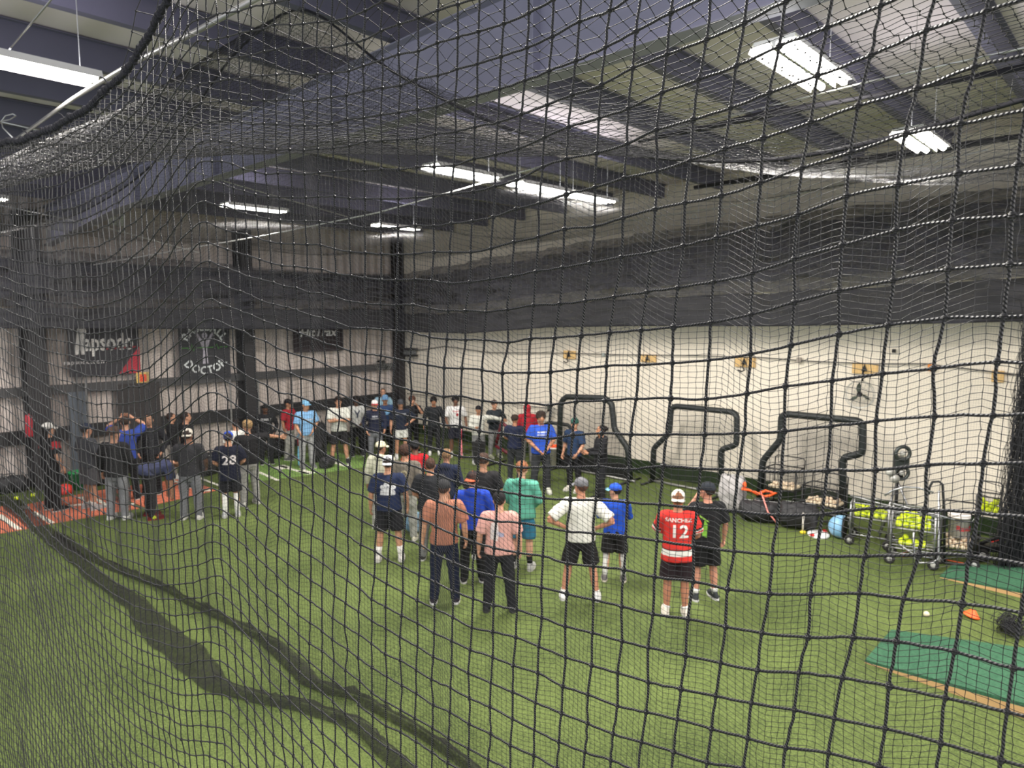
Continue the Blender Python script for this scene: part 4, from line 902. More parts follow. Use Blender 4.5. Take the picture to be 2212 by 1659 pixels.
def bucket(p, r, h, label, m, nm='bucket', text=None, lid=None, rz=0):
    t = empty(nm, p, rz, label, 'bucket'); b = MB(); rows_ = [(0,0,0,r*.86,r*.86),(0,0,h*.9,r*.98,r*.98),(0,0,h*.9,r*1.04,r*1.04),(0,0,h,r*1.04,r*1.04),(0,0,h,r*.96,r*.96),(0,0,.02,r*.82,r*.82)]
    b.ring_stack(rows_, 24); b.build('bucket_body', m, t, True)
    if lid: MB().ring_stack([(0,0,h,r*1.05,r*1.05),(0,0,h+.03,r*1.05,r*1.05),(0,0,h+.035,r*.9,r*.9)], 24).build('lid', lid, t, True)
    MB().tube([(r*1.03*math.cos(a), r*.3*math.sin(a)-r*.9, h*.85-abs(math.sin(a))*h*.3) for a in np.linspace(0, PI, 12)], .004, 5).build('handle', M_cable, t, True)
    if text:
        m_ = text_mesh(text, r*.75)
        for v in m_.vertices: x, y = v.co.x, v.co.y; a = x/r; v.co = Vector((math.sin(a)*r*1.0, -math.cos(a)*r*1.0, h*.45+y))
        link('lettering', m_, mat('red_print', (190,44,52)), t)
    return t
q = M @ Vector((0, 0, .26+.13)); bucket((q.x, q.y, .44), .16, .36, 'white plastic bucket with red script standing among the baseballs', mat('white_plastic', (224,214,208), rough=.4), text='Rawlings', lid=mat('white_plastic', (224,214,208)), rz=math.atan2(-FW.x, FW.y)*1+.5)
c, M = cart(2130, 1180, math.radians(-85), .34, .36, .3, .62, 'narrow dark cart with yellow softballs behind the black framed cart', M_girt, wr=.08)
fill(M, 'softball', .34, .36, .62, 16, 'yellow softball in the narrow dark cart', 'yellow softballs in the narrow dark cart')
put_ball('softball', onz(1893,1166)+Vector((.5,.1,.7)), 'x', None) if 0 else None
def tubes_on(nm, gl, gr, lines, r_, m, label, cat):
    A, B = onz(*gl), onz(*gr); mid = (A+B)/2; t = empty(nm, (mid.x, mid.y, 0), 0, label, cat)
    for part, pts, off in lines:
        v_ = Vector((-(B-A).y, (B-A).x, 0)).normalized()*off
        MB().tube([tuple(onplane(a, b, A, B)-Vector((mid.x, mid.y, 0))+v_) for a, b in pts], r_, 8).build(part, m, t, True)
    return t
tubes_on('folding_stand', (1966,1240), (2040,1246), [('hoop', [(1974,1150),(1974,1205),(1985,1216),(2015,1216),(2028,1206),(2028,1060)], 0), ('brace', [(1945,1178),(1975,1200),(1992,1214)], .05), ('arch', [(1915,1075),(1935,1062),(1960,1056),(1990,1058),(2022,1068)], .12), ('cross_bar', [(1930,1088),(2034,1120)], .0)], .016, M_silver, 'silver folding stand with a hoop foot, tangled before the right silver cart', 'stand')
tubes_on('hand_truck', (2030,1232), (2098,1238), [('hoop_foot', [(2032,1208),(2040,1216),(2082,1220),(2092,1210),(2092,1150)], 0), ('frame', [(2040,1214),(2040,1110),(2036,1046),(2028,1040),(2014,1041),(2008,1052),(2006,1068)], 0)], .02, M_black, 'black hand truck with a tall bent handle between the silver and black carts', 'hand truck')
# pitching machine on its tripod
def machine(px, py, rz, zt, label, lying=False, nm='pitching_machine'):
    p = onz(px, py); t = empty(nm, (p.x, p.y, 0), rz, label, 'machine'); g = mat('grey_machine_metal', (70,74,72), rough=.35, metal=.6)
    b = MB(); b.box((0,0,zt-.18), (.13,.16,.44)); b.build('column', M_black, t, bevel=.01)
    b = MB(); b.box((.0,-.1,zt-.05), (.26,.1,.2)); b.build('motor_housing', g, t, bevel=.02)
    for k, (x, z, r) in enumerate(((0,zt+.12,.16),(.0,zt-.24,.15))):
        o = MB().torus((0,0,0), r*.78, r*.22, 'y', 24, 8).build('throwing_wheel', g, t, True); o.location = (x,-.14,z); MB().sphere((0,0,0), (r*.35,.04,r*.35), 14, 8).build('hub', M_hub, o, True)
    for k, (x, z) in enumerate(((-.22,zt-.22),(-.14,zt-.34))):
        o = MB().ring_stack([(0,0,-.05,.07,.07),(0,0,.05,.08,.08)], 16).build('dial', M_hub, t, True); o.location = (x,-.16,z); o.rotation_euler = (PI/2,0,0)
    for a in (90, 210, 330):
        a = math.radians(a); MB().tube([(0,0,zt-.42),(.42*math.cos(a),.42*math.sin(a),.02)], .02, 8).build('tripod_leg', M_silver, t, True)
    MB().tube([(0,0,zt-.45),(0,.0,.3)], .03, 10).build('post', M_black, t, True)
    return t
machine(1932, 1152, math.radians(-50), 1.42, 'grey two wheel pitching machine standing high on a tripod behind the silver carts')
# black machine lying at the far right
p = onz(2172, 1210); t = empty('pitching_machine', (p.x, p.y, 0), math.radians(-60), 'black pitching machine lying low on wheels at the right, beside the orange cord', 'machine')
MB().box((0,0,.2), (.9,.24,.10)).build('chassis', M_black, t, bevel=.02); MB().tube([(-.4,0,.25),(.1,0,.5),(.5,0,.42)], .03, 8).build('arm', M_black, t, True)
MB().box((.3,0,.36), (.36,.2,.2)).build('motor_housing', mat('dark_machine', (46,46,52), rough=.35), t, bevel=.03)
for x, y, r in ((-.42,-.18,.11),(-.42,.18,.11),(.45,-.18,.13),(.2,-.16,.10)): wheel((x,y,r), r, t)
MB().tube([(-.3,-.13,.32),(-.1,-.13,.4),(0,-.13,.33)], .012, 6).build('trigger', mat('red_trim', (196,46,44)), t, True)
# pale blue dome (open to the right)
p = onz(1815, 1162); t = empty('ball_dome', (p.x, p.y, 0), math.atan2(RT.y, RT.x)-.65, 'pale blue round dome lying open to the right on the turf', 'dome')
b = MB(); R_ = .21; rings = []
for k in range(10):
    a = PI/2*k/9; rings.append([(-R_*math.cos(a)*1.0+0, R_*math.sin(a)*math.cos(j*2*PI/24), R_+R_*math.sin(a)*math.sin(j*2*PI/24)) for j in range(24)])
rings[0] = [(-R_, .004*math.cos(j*2*PI/24), R_+.004*math.sin(j*2*PI/24)) for j in range(24)]
rings += [[(0.05, R_*math.cos(j*2*PI/24), R_+R_*math.sin(j*2*PI/24)) for j in range(24)]]
b.loft(rings); b.build('shell', mat('pale_blue_plastic', (128,172,206), rough=.35), t, True)
b = MB(); b.add([(.052, R_*.9*math.cos(j*2*PI/24), R_+R_*.9*math.sin(j*2*PI/24)) for j in range(24)]+[(.08, R_*.9*math.cos(j*2*PI/24), R_+R_*.9*math.sin(j*2*PI/24)) for j in range(24)], [tuple(range(24,48))]+[(j,(j+1)%24,24+(j+1)%24,24+j) for j in range(24)]); b.build('shade_disc', M_black, t)  # black disc puts the hollow's shade into colour; the shell is closed
# tee stick, plate, bags, bands
p = onz(1734, 1152); t = empty('batting_tee', (p.x,p.y,0), 0, 'white upright stick with a yellow foot beside the black bags', 'tee'); MB().ring_stack([(0,0,0,.05,.05),(0,0,.04,.05,.05),(0,0,.06,.02,.02)], 14).build('foot', mat('yellow_plastic', (232,208,50)), t, True); MB().tube([(0,0,.05),(0,0,.40)], .018, 10).build('stick', mat('white_stick', (222,214,204)), t, True)
p = onz(1768, 1156); t = empty('throwing_plate', (p.x,p.y,0), .4, 'white oval plate with red edges lying on the turf before the carts', 'plate'); MB().ring_stack([(0,0,0,.26,.19),(0,0,.03,.26,.19),(0,0,.035,.23,.16)], 24).build('disc', mat('white_rubber', (222,222,220)), t, True)
for s_ in (-1,1): MB().box((.18*s_,-.12*s_,.045), (.1,.07,.02)).build('red_tab', mat('red_trim', (196,46,44)), t)
def bag(px, py, L_, W_, H_, rz, m, label, nm='duffel_bag', sd=0, lean=0):
    p = onz(px, py); t = empty(nm, (p.x,p.y,0), rz, label, 'bag'); b = MB()
    b.tube([(-L_/2,0,H_/2),(-L_*.42,0,H_/2),(0,0,H_*.5),(L_*.42,0,H_/2),(L_/2,0,H_/2)], [(H_*.3,W_*.3),(H_*.46,W_*.46),(H_*.5,W_*.5),(H_*.46,W_*.46),(H_*.3,W_*.3)], 16, ref=(0,0,1))
    me = remeshed(b, .025, 'bag_body', 2, .05, 5, None, sd); o = link('bag_body', me, m, t, True)
    for v in me.vertices:
        v.co.z = max(0, v.co.z)
        if lean: v.co.y += v.co.z*lean
    MB().tube([(-L_*.2,-W_*.2+H_*.9*lean,H_*.9),(-L_*.15,-W_*.1+H_*lean,H_*1.12),(L_*.15,-W_*.1+H_*lean,H_*1.12),(L_*.2,-W_*.2+H_*.9*lean,H_*.9)], .012, 6).build('handle', M_black, t, True)
    MB().tube([(-L_*.4,-.01+H_*lean,H_*.99),(L_*.4,-.01+H_*lean,H_*.99)], .006, 5).build('zip', M_cable, t, True); return t
M_bag = mat('black_nylon', (36,35,38), rough=.6, bump=.5, bscale=8); M_gbag = mat('silver_grey_nylon', (158,154,154), rough=.45, bump=.5, bscale=7)
bag(1580, 1108, .5, .36, .80, math.radians(-85), M_gbag, 'silver grey kit bag slumped against the middle screen', sd=1, lean=.05)
bag(1642, 1126, .8, .46, .42, math.radians(-70), M_bag, 'long black duffel under the orange bands', sd=2)
bag(1724, 1142, .7, .46, .52, math.radians(-75), M_bag, 'bulky black duffel beside the yellow footed stick', sd=3)
t = empty('resistance_bands', onz(1640,1122)+Vector((0,0,.48)), math.radians(-60), 'tangle of orange and pink bands lying on the long black duffel', 'bands')
M_or = mat('orange_rubber', (240,96,40), rough=.5); M_pk = mat('pink_rubber', (232,140,130), rough=.5)
MB().tube([(-.35,0,.12),(-.2,.02,.10),(-.05,0,.03),(.1,.03,.10),(.3,0,.06),(.16,-.05,.02),(.05,-.08,.0)], .028, 8).build('orange_band', M_or, t, True)
MB().tube([(-.22,-.1,.13),(-.1,-.12,.10),(0,-.16,.06),(.08,-.17,.02)], .018, 8).build('orange_strap', M_or, t, True)
MB().tube([(.0,-.02,.1),(.03,-.25,.02),(.1,-.42,-.2),(.24,-.55,-.36)], .014, 8).build('pink_band', M_pk, t, True)
MB().sphere((-.3,0,.2), (.04,.04,.07), 10, 8).build('orange_grip', M_or, t, True)
# cone and ball at the right, mounds, cord
p = onz(2098, 1334); t = empty('marker_cone', (p.x,p.y,0), .3, 'orange low marker cone tipped on the turf at the right', 'cone'); b = MB(); b.ring_stack([(0,0,0,.10,.10),(0,0,.012,.10,.10),(0,0,.02,.085,.085),(0,0,.085,.03,.03),(0,0,.09,.02,.02)], 20); o = b.build('cone_body', M_or, t, True); t.rotation_euler = (math.radians(14), 0, .3); t.location.z = .026
put_ball('baseball', onz(2001, 1332)+Vector((0,0,.037)), 'single white ball lying on open turf left of the orange marker cone', None)
M_mound = turf_mat('mound_turf', (42,84,62), (76,122,92)); M_ply = mat('plywood', (190,152,104), rough=.7, var=.2, vscale=6, stretch=(1,1,12))
def mound(pl, pr, ql, qr, h0, h1, label):
    a, b_, c_, d_ = onz(*pl), onz(*pr), onz(*ql), onz(*qr); t = empty('pitching_mound', (a.x,a.y,0), 0, label, 'mound'); L0 = Vector((a.x,a.y,0))
    def pt(v, h): return (v.x-L0.x, v.y-L0.y, h)
    MB().add([pt(a,0),pt(b_,0),pt(d_,0),pt(c_,0),pt(a,max(.01,h0-.05)),pt(b_,h1-.05),pt(d_,h1-.05),pt(c_,max(.01,h0-.05))], [(0,3,2,1),(4,5,6,7),(0,1,5,4),(1,2,6,5),(2,3,7,6),(3,0,4,7)]).build('plywood_base', M_ply, t)
    MB().add([pt(a,max(.01,h0-.05)),pt(b_,h1-.05),pt(d_,h1-.05),pt(c_,max(.01,h0-.05)),pt(a,h0+.02),pt(b_,h1),pt(d_,h1),pt(c_,h0+.02)], [(0,3,2,1),(4,5,6,7),(0,1,5,4),(1,2,6,5),(2,3,7,6),(3,0,4,7)]).build('turf_cover', M_mound, t)
mound((1868,1432), (2420,1625), (1925,1366), (2480,1478), .02, .22, 'green turf covered pitching mound with a plywood edge at the lower right')
mound((2030,1248), (2420,1345), (2062,1220), (2480,1268), .015, .18, 'green turf covered pitching mound further back by the orange cord')
tag(MB().tube([tuple(onz(a, b)+Vector((0,0,.012))) for a, b in ((1990,1203),(1960,1193),(1946,1197),(1950,1203),(1989,1199),(2024,1207),(2070,1216),(2117,1226),(2163,1226),(2212,1238),(2300,1262))], .009, 6).build('extension_cord', mat('orange_cord', (226,96,60), rough=.5), None, True), 'orange extension cord lying along the turf under the carts', 'cord')
# gathered black net at the right edge
base = onz(2216, 1232); tb = empty('gathered_net', (base.x, base.y, 0), math.atan2(RT.y, RT.x), 'thick black bundle of drawn back net hanging at the right edge of the view', 'net')
S_ = 420; Ln = 40; P = np.zeros((S_, Ln, 3)); z = np.linspace(.0, 4.38, Ln)
for i in range(S_):
    r_ = RNG.normal(0, .5); x0 = RNG.uniform(-.30, .75); 
    if RNG.random() < .25: x0 = RNG.uniform(-.48, -.2)
    y0 = RNG.normal(0,.10); ph = RNG.uniform(0,6,4); P[i,:,2] = z
    P[i,:,0] = x0*(.75+.25*np.cos(z*.7)) + .03*np.sin(z*4+ph[0]) + .02*np.sin(z*13+ph[1]); P[i,:,1] = y0 + .03*np.sin(z*5+ph[2]) + .012*np.sin(z*17+ph[3])
V, Q, _ = strands(P, .0045, 4, (1,0,0)); o = link('net_strands', arr_mesh('net_strands', V, Q), M_cord2, tb)
b = MB(); V = []; Fc = []
for i in range(30):
    for j in range(24): V.append((-.2+.95*j/23, .08*math.sin(j*2.3)+.05*noise.noise(Vector((j*.4,i*.3,2))), 4.45*i/29))
for i in range(29):
    for j in range(23): Fc.append((i*24+j, i*24+j+1, (i+1)*24+j+1, (i+1)*24+j))
b.add(V, Fc).build('net_fold', M_skirt if 'M_skirt' in globals() else M_black, tb, True)
P = np.zeros((60, 30, 3)); q = onz(2185, 1366)
for i in range(60):
    a = RNG.uniform(0, 2*PI); th = np.linspace(a, a+RNG.uniform(4,9), 30); rr = RNG.uniform(.04,.2)
    P[i,:,0] = q.x + rr*np.cos(th)*1.2+RNG.normal(0,.05); P[i,:,1] = q.y + rr*np.sin(th)*.7+RNG.normal(0,.05); P[i,:,2] = .02+np.abs(RNG.uniform(0,.16)+.03*np.sin(th*3))
V, Q, _ = strands(P, .004, 4, (0,0,1)); tag(link('net_heap', arr_mesh('net_heap', V, Q), M_cord2), 'small heap of black net lying on the turf at the right edge', 'net')

# --- on the white wall
def wallrect(x0, y0, x1, y1, X=XR-.04):
    a, c = onx(x0, y0, X), onx(x1, y1, X); return (a.y+c.y)/2, (a.z+c.z)/2, abs(a.y-c.y), abs(a.z-c.z)
M_board = mat('pine_board', (222,184,124), rough=.6, var=.2, vscale=3, stretch=(1,6,1))
for i, (r_, hook, lb) in enumerate((((1218,757,1243,776),1,'smallest, nearest the tallest screen'),((1384,765,1417,783),1,'second from the left, above the middle screen'),((1588,771,1631,794),1,'third from the left, with a curled hook'),((1842,785,1896,809),1,'holding the fan'),((2143,800,2168,826),0,'rightmost, cut off by the bundled net'))):
    y, z, wy, hz = wallrect(*r_); t = empty('mount_board', (XR-.04, y, z), 0, 'pale pine board on the white wall, '+lb, 'board')
    MB().box((0,0,0), (.05, wy, hz)).build('board', M_board, t, bevel=.006)
    if hook:
        k = hz; MB().add([(-.04,s*.0,k*.48) if 0 else (-.04,-.28*k,-.2*k),(-.04,.28*k,-.2*k),(-.04,0,.5*k),(-.06,-.28*k,-.2*k),(-.06,.28*k,-.2*k),(-.06,0,.5*k)] if 1 else [], [(0,1,2),(3,5,4),(0,3,4,1),(1,4,5,2),(2,5,3,0)]).build('bracket', M_black, t)
        MB().tube([(-.07,0,-.1*k),(-.12,0,-.45*k),(-.13,-.05,-.8*k),(-.12,.1*k if i != 3 else 0,-.95*k),(-.12,(.5*k if i != 3 else 0),-.8*k if i != 3 else -1.2*k)], .018, 8).build('hook', M_black, t, True)
def fan(x, y, z, R_, ax, label, m):
    t = empty('wall_fan', (x, y, z), 0, label, 'fan'); rot = Matrix.Rotation(PI/2, 4, 'Y') if ax == 'x' else Matrix.Rotation(PI/2, 4, 'X')
    for k in range(3):
        a = 2*PI*k/3 + .5; pts = []
        for j in range(9):
            u = j/8; pts.append((u, .22*math.sin(PI*min(1,u*1.05))*(.4+u*.8)))
        up = [(R_*.9*(u*math.cos(a+u*.5)) , R_*.9*(u*math.sin(a+u*.5)), 0) for u, w_ in pts]; V = []
        for (px_, py_, _), (u, w_) in zip(up, pts):
            n_ = Vector((-math.sin(a+u*.5), math.cos(a+u*.5), 0)); V += [(px_+n_.x*w_*R_, py_+n_.y*w_*R_, .03), (px_-n_.x*w_*R_*.5, py_-n_.y*w_*R_*.5, -.03), (px_-n_.x*w_*R_*.5, py_-n_.y*w_*R_*.5, -.036), (px_+n_.x*w_*R_, py_+n_.y*w_*R_, .024)]
        F_ = [(j*4+q, j*4+(q+1)%4, j*4+4+(q+1)%4, j*4+4+q) for j in range(8) for q in range(4)]+[(32,33,34,35),(3,2,1,0)]
        MB().add(V, F_, rot).build('blade', m, t)
    MB().sphere((0,0,0), (R_*.2,R_*.2,.08), 14, 8, rot).build('motor', M_black, t, True)
    b = MB(); b.torus((0,0,.05), R_, .006, 'z', 32, 5, rot); b.torus((0,0,-.05), R_, .006, 'z', 32, 5, rot); b.torus((0,0,.08), R_*.5, .003, 'z', 24, 4, rot)
    for k in range(16):
        a = 2*PI*k/16; b.tube([(R_*.15*math.cos(a),R_*.15*math.sin(a),.09),(R_*.6*math.cos(a),R_*.6*math.sin(a),.085),(R_*math.cos(a),R_*math.sin(a),.05),(R_*math.cos(a),R_*math.sin(a),-.05)], .0025, 4, M=rot)
    b.build('cage', mat('pale_wire', (170,172,168), rough=.4, metal=.5), t)
    return t
q = onx(1857, 852, XR-.2); fan(XR-.2, q.y, q.z, .27, 'x', 'dark three blade fan hanging under the pine board at the right', mat('dark_green_blade', (66,74,66)))
q = onx(1186, 886, XR-.2); fan(XR-.2, q.y, q.z, .2, 'x', 'small dark wall fan behind the curly haired coach', mat('dark_green_blade', (66,74,66)))
q = ony(828, 782, YB-.3); fan(q.x, YB-.3, q.z, .32, 'y', 'black fan on the back wall beside the corner column', M_black)
q = onx(888, 760, XR-.2); t = empty('wall_camera_box', (XR-.3, q.y, q.z), 0, 'dark bracketed box high on the white wall by the corner', 'box'); MB().box((0,0,.1), (.4,.5,.05)).build('shelf', M_black, t); MB().box((0,0,-.12), (.4,.5,.05)).build('shelf', M_black, t); MB().box((0.05,0,0), (.3,.3,.18)).build('speaker', mat('grey_box', (110,112,112)), t, bevel=.02)
tag(MB().tube([tuple(onx(a, b, XR-.08)) for a, b in ((895,758),(960,748),(1060,762),(1150,762),(1230,763),(1330,766),(1500,768),(1640,772),(1760,781),(1890,786),(2000,786),(2150,804),(2300,820))], .012, 6).build('power_cable', M_girt, None, True), 'thin dark power cable looped along the white wall past the pine boards', 'cable')
tag(MB().tube([tuple(onx(a, b, XR-.08)) for a, b in ((880,850),(1000,862),(1100,872),(1200,884))], .012, 6).build('wall_wire', M_girt, None, True), 'straight dark wire low on the white wall behind the standing people', 'cable')
for (a, b, s_, c_, lb) in ((2011,794,.05,(232,140,60),'small orange outlet box hanging at the power cable'),(1931,758,.03,(30,30,30),'tiny black stud on the white wall'),(1304,766,.04,(150,156,152),'small grey outlet between the first two pine boards'),(1726,778,.05,(160,150,140),'small grey outlet with a plug between the third and fourth boards')):
    q = onx(a, b, XR-.07); o = MB().box((0,0,0), (.06, s_*2, s_*2.4)).build('outlet_box', mat('outlet_%d_%d' % (c_[0], c_[1]), c_), None, bevel=.008); o.location = (XR-.07, q.y, q.z); tag(o, lb, 'outlet')

# --- on the back wall
def banner(x0, y0, x1, y1, rgb, label):
    a = ony(x0, y0, YB-.225); c = ony(x1, y1, YB-.225); t = empty('banner', ((a.x+c.x)/2, YB-.225, (a.z+c.z)/2), 0, label, 'banner'); wd, ht = abs(c.x-a.x), abs(a.z-c.z)
    MB().box((0,0,0), (wd, .012, ht)).build('cloth', mat('banner_%d_%d' % (rgb[0], rgb[2]), rgb, rough=.6), t)
    for s_ in (-1,1): MB().tube([(s_*wd*.48,0,ht*.48),(s_*wd*.48,0,5.25-(a.z+c.z)/2)], .008, 5).build('tie_cord', M_black, t)
    return t, wd, ht
def flat(t, nm, poly, rgb, y=-.009):
    me = bpy.data.meshes.new(nm); me.from_pydata([(x, y, z) for x, z in poly], [], [tuple(range(len(poly)))]); return link(nm, me, mat('ink_%d_%d_%d' % rgb, rgb, rough=.6), t)
def letters(t, txt, sz, x, z, rgb, arc=0, shear=0, y=-.010, nm='lettering', bold=1.0, fit=0):
    me = text_mesh(txt, sz, arc)
    if fit: xs_ = [v.co.x for v in me.vertices]; bold = fit/(max(xs_)-min(xs_))
    for v in me.vertices: a, b = v.co.x, v.co.y; v.co = Vector((x+a*bold+shear*b, y, z+b))
    return link(nm, me, mat('ink_%d_%d_%d' % rgb, rgb, rough=.6), t)
t, w_, h_ = banner(143, 694, 304, 806, (44,42,48), 'black banner with a white logo word and a red corner, at the left')
flat(t, 'red_corner', [(w_*.18,-h_*.49),(w_*.495,-h_*.49),(w_*.495,h_*.02)], (176,44,60)); flat(t, 'red_underline', [(-w_*.02,-h_*.03),(w_*.42,-h_*.01),(w_*.46,.03),(0,.0)], (168,44,58), -.010)
letters(t, 'apsodo', h_*.44, w_*.06, h_*.10, (236,232,228), fit=w_*.70); letters(t, 'rapsodo.com', h_*.11, -w_*.28, -h_*.24, (200,196,196), bold=1.2)
flat(t, 'logo_mark', [(-w_*.42,-h_*.1),(-w_*.35,h_*.47),(-w_*.24,h_*.33),(-w_*.30,h_*.12),(-w_*.27,-h_*.1),(-w_*.33,-h_*.1),(-w_*.34,.0),(-w_*.37,-h_*.1)], (236,232,228))
t, w_, h_ = banner(383, 690, 499, 815, (48,48,52), 'dark grey square banner with a ring of white letters round a figure')
letters(t, 'BASEBALL', h_*.19, 0, h_*.37, (222,226,226), arc=h_*.37)
me = text_mesh('DOCTOR', h_*.19)
for v in me.vertices:
    a = v.co.x/(h_*.44); r_ = h_*.40 - v.co.y; v.co = Vector((r_*math.sin(a), -.010, -r_*math.cos(a)+h_*.04))
link('lettering', me, mat('ink_222_226_226', (222,226,226)), t)
flat(t, 'figure', [(-.05*h_,-.24*h_),(.05*h_,-.24*h_),(.03*h_,-.02*h_),(.08*h_,.12*h_),(.16*h_,.28*h_),(.12*h_,.28*h_),(.05*h_,.16*h_),(-.05*h_,.16*h_),(-.12*h_,.28*h_),(-.16*h_,.28*h_),(-.08*h_,.12*h_),(-.03*h_,-.02*h_)], (176,170,182)); flat(t, 'figure_head', [(.05*h_*math.cos(a), .23*h_+.05*h_*math.sin(a)) for a in np.linspace(0, 5.9, 12)], (176,170,182))
b = MB(); b.tube([(-.38*h_,-.012,.03*h_),(-.28*h_,-.012,.03*h_),(-.25*h_,-.012,-.03*h_),(-.22*h_,-.012,.09*h_),(-.19*h_,-.012,-.02*h_),(-.16*h_,-.012,.03*h_),(.16*h_,-.012,.03*h_),(.2*h_,-.012,.08*h_),(.23*h_,-.012,-.0*h_),(.26*h_,-.012,.03*h_),(.38*h_,-.012,.03*h_)], .012, 4); b.build('green_pulse_line', mat('ink_green', (96,160,80)), t)
t, w_, h_ = banner(632, 700, 742, 757, (46,38,42), 'dark maroon banner with slanted white lettering near the corner')
letters(t, 'HitTrax', h_*.40, 0, h_*.18, (232,230,230), shear=.25, fit=w_*.72)
for k in range(5): flat(t, 'swirl', [(-w_*.4+k*w_*.15+.02*math.cos(a), -h_*.3+.0+ .12*h_*math.sin(a*.5)) for a in np.linspace(0, 5, 4)], (84,54,60)) if 0 else None
a = ony(299, 806, YB-.4); c = ony(328, 831, YB-.4); t = empty('caution_sign', ((a.x+c.x)/2, YB-.235, (a.z+c.z)/2), 0, 'small yellow sign with a red centre hanging on the rail above the dark door', 'sign'); wd, ht = abs(a.x-c.x), abs(a.z-c.z)
MB().box((0,0,0), (wd,.02,ht)).build('plate', mat('yellow_sign', (222,190,110)), t); flat(t, 'red_field', [(-wd*.25,-ht*.25),(wd*.3,-ht*.25),(wd*.3,ht*.35),(-wd*.25,ht*.35)], (226,84,50), -.012)
q = ony(63, 920, 18.75); t = empty('fire_extinguisher', (q.x, 18.785, q.z-.25), 0, 'red fire extinguisher hanging on the left column', 'fire extinguisher'); MB().ring_stack([(0,0,0,.075,.075),(0,0,.02,.085,.085),(0,0,.44,.085,.085),(0,0,.5,.05,.05),(0,0,.53,.03,.03)], 18).build('cylinder', mat('extinguisher_red', (188,50,64), rough=.35), t, True); MB().box((0,-.02,.56), (.04,.12,.05)).build('valve', M_black, t); MB().tube([(.03,-.04,.55),(.11,-.03,.45),(.1,-.02,.15)], .01, 6).build('hose', M_black, t, True)
# kit bags and bins along the back wall and behind people
for i, (x, y, L_, W_, H_, lb, nm, m) in enumerate(((20,1065,.7,.4,.4,'black duffel at the far left foot of the back wall','duffel_bag',M_bag),(88,1052,.4,.35,.75,'tall dark kit bag standing behind the white cap at the left','duffel_bag',M_bag),(225,1046,.55,.4,.55,'black kit bag leaning between the polo shirt and the brown haired person','duffel_bag',M_bag),
    (452,1026,.5,.4,.5,'black kit bag against the wall beside the tan cap','duffel_bag',M_bag),(598,990,.5,.4,.6,'black kit bag at the wall left of the red tee','duffel_bag',M_bag),(688,998,.5,.45,1.15,'tall black rolling kit bag right of the light blue tee','duffel_bag',M_bag),(707,1010,.5,.35,.3,'low black bag on the turf left of the crossed arms','duffel_bag',M_bag),(795,972,.8,.4,.8,'black kit bag against the wall behind the grey tee','duffel_bag',M_bag),(874,952,.45,.4,.7,'black kit bag in the corner behind the blue tee','duffel_bag',M_bag))):
    bag(x, y, L_, W_, H_, .1*i, m, lb, nm, sd=10+i)
# bats, helmets, bins, balls near the mats
def bat(p0, p1, r, rgb, label):
    p0, p1 = Vector(p0), Vector(p1); t = empty('bat', p0, 0, label, 'bat'); d = p1-p0
    MB().tube([d*0, d*.03, d*.05, d*.4, d*.62, d*.95, d], [r*.7, r*.7, r*.38, r*.42, r*.9, r, r*.6], 12).build('barrel', mat('bat_%d_%d' % rgb[:2], rgb, rough=.3), t, True); MB().tube([d*.04, d*.35], r*.46, 10).build('grip', mat('bat_grip', (150,50,60)), t, True); return t
q = onz(645,1008); bat(q+Vector((0,0,.84)), q+Vector((.03,0,.02)), .033, (120,196,232), 'pale blue bat standing on the turf beside the light blue tee')
q = onz(997,992); bat(q+Vector((0,0,.85)), q+Vector((0,0,.02)), .033, (226,130,140), 'pink bat standing on its end beside the white baseball shirt')
q = onz(134,1100); bat(q+RT*-.28+Vector((0,0,.035)), q+RT*.5+FW*.3+Vector((0,0,.035)), .033, (214,196,178), 'pale bat lying on the red mat by the left black shoes')
q = onz(142,1066); t = empty('helmet', (q.x,q.y,0), 0, 'bright red batting helmet lying on the turf behind the left mat', 'helmet'); b = MB(); b.ring_stack([(0,0,.0,.15,.17),(0,0,.08,.155,.175),(0,0,.16,.13,.15),(0,0,.21,.07,.08),(0,0,.225,.01,.01)], 20); b.build('shell', mat('red_shell', (232,66,56), rough=.3), t, True); MB().ring_stack([(-.2,0,.02,.12,.12),(-.2,0,.035,.12,.12)], 16).build('peak', mat('red_shell', (232,66,56)), t, True)
bucket(onz(171,1056), .2, .42, 'green and white bucket beside the red helmet', mat('green_plastic', (36,140,76), rough=.4))
q = onz(1196,1004); bucket(q, .19, .5, 'white bucket topped with orange balls beside the coach', mat('white_plastic', (224,214,208)))
for k in range(7):
    o = MB().sphere((0,0,0), .05, 12, 8).build('practice_ball', mat('orange_ball', (244,92,40)), None, True); o.location = (q.x+.09*math.cos(k*1.05)*(k>0), q.y+.09*math.sin(k*1.05)*(k>0), .50+.0); tag(o, 'orange practice ball in the white bucket beside the coach', 'ball', 'orange balls in the white bucket')
for (a, b, lb) in ((36,1081,'yellow ball on the turf at the far left, the left of the two'),(72,1074,'yellow ball on the turf at the far left, right of its twin'),(333,1123,'yellow ball at the feet of the bending person')): put_ball('softball', onz(a, b)+Vector((0,0,.049)), lb, None)
q = onz(897, 1150); t = empty('ball_bag', (q.x,q.y,0), .3, 'pale blue cloth bag behind the big black tee', 'bag'); b = MB(); b.sphere((0,0,.2), (.2,.17,.2), 14, 10); link('cloth', remeshed(b, .02, 'cloth', 1, .05, 6), cloth((120,160,190)), t, True); MB().tube([(-.08,0,.38),(0,0,.5),(.08,0,.38)], .01, 6).build('handle', M_black, t, True)
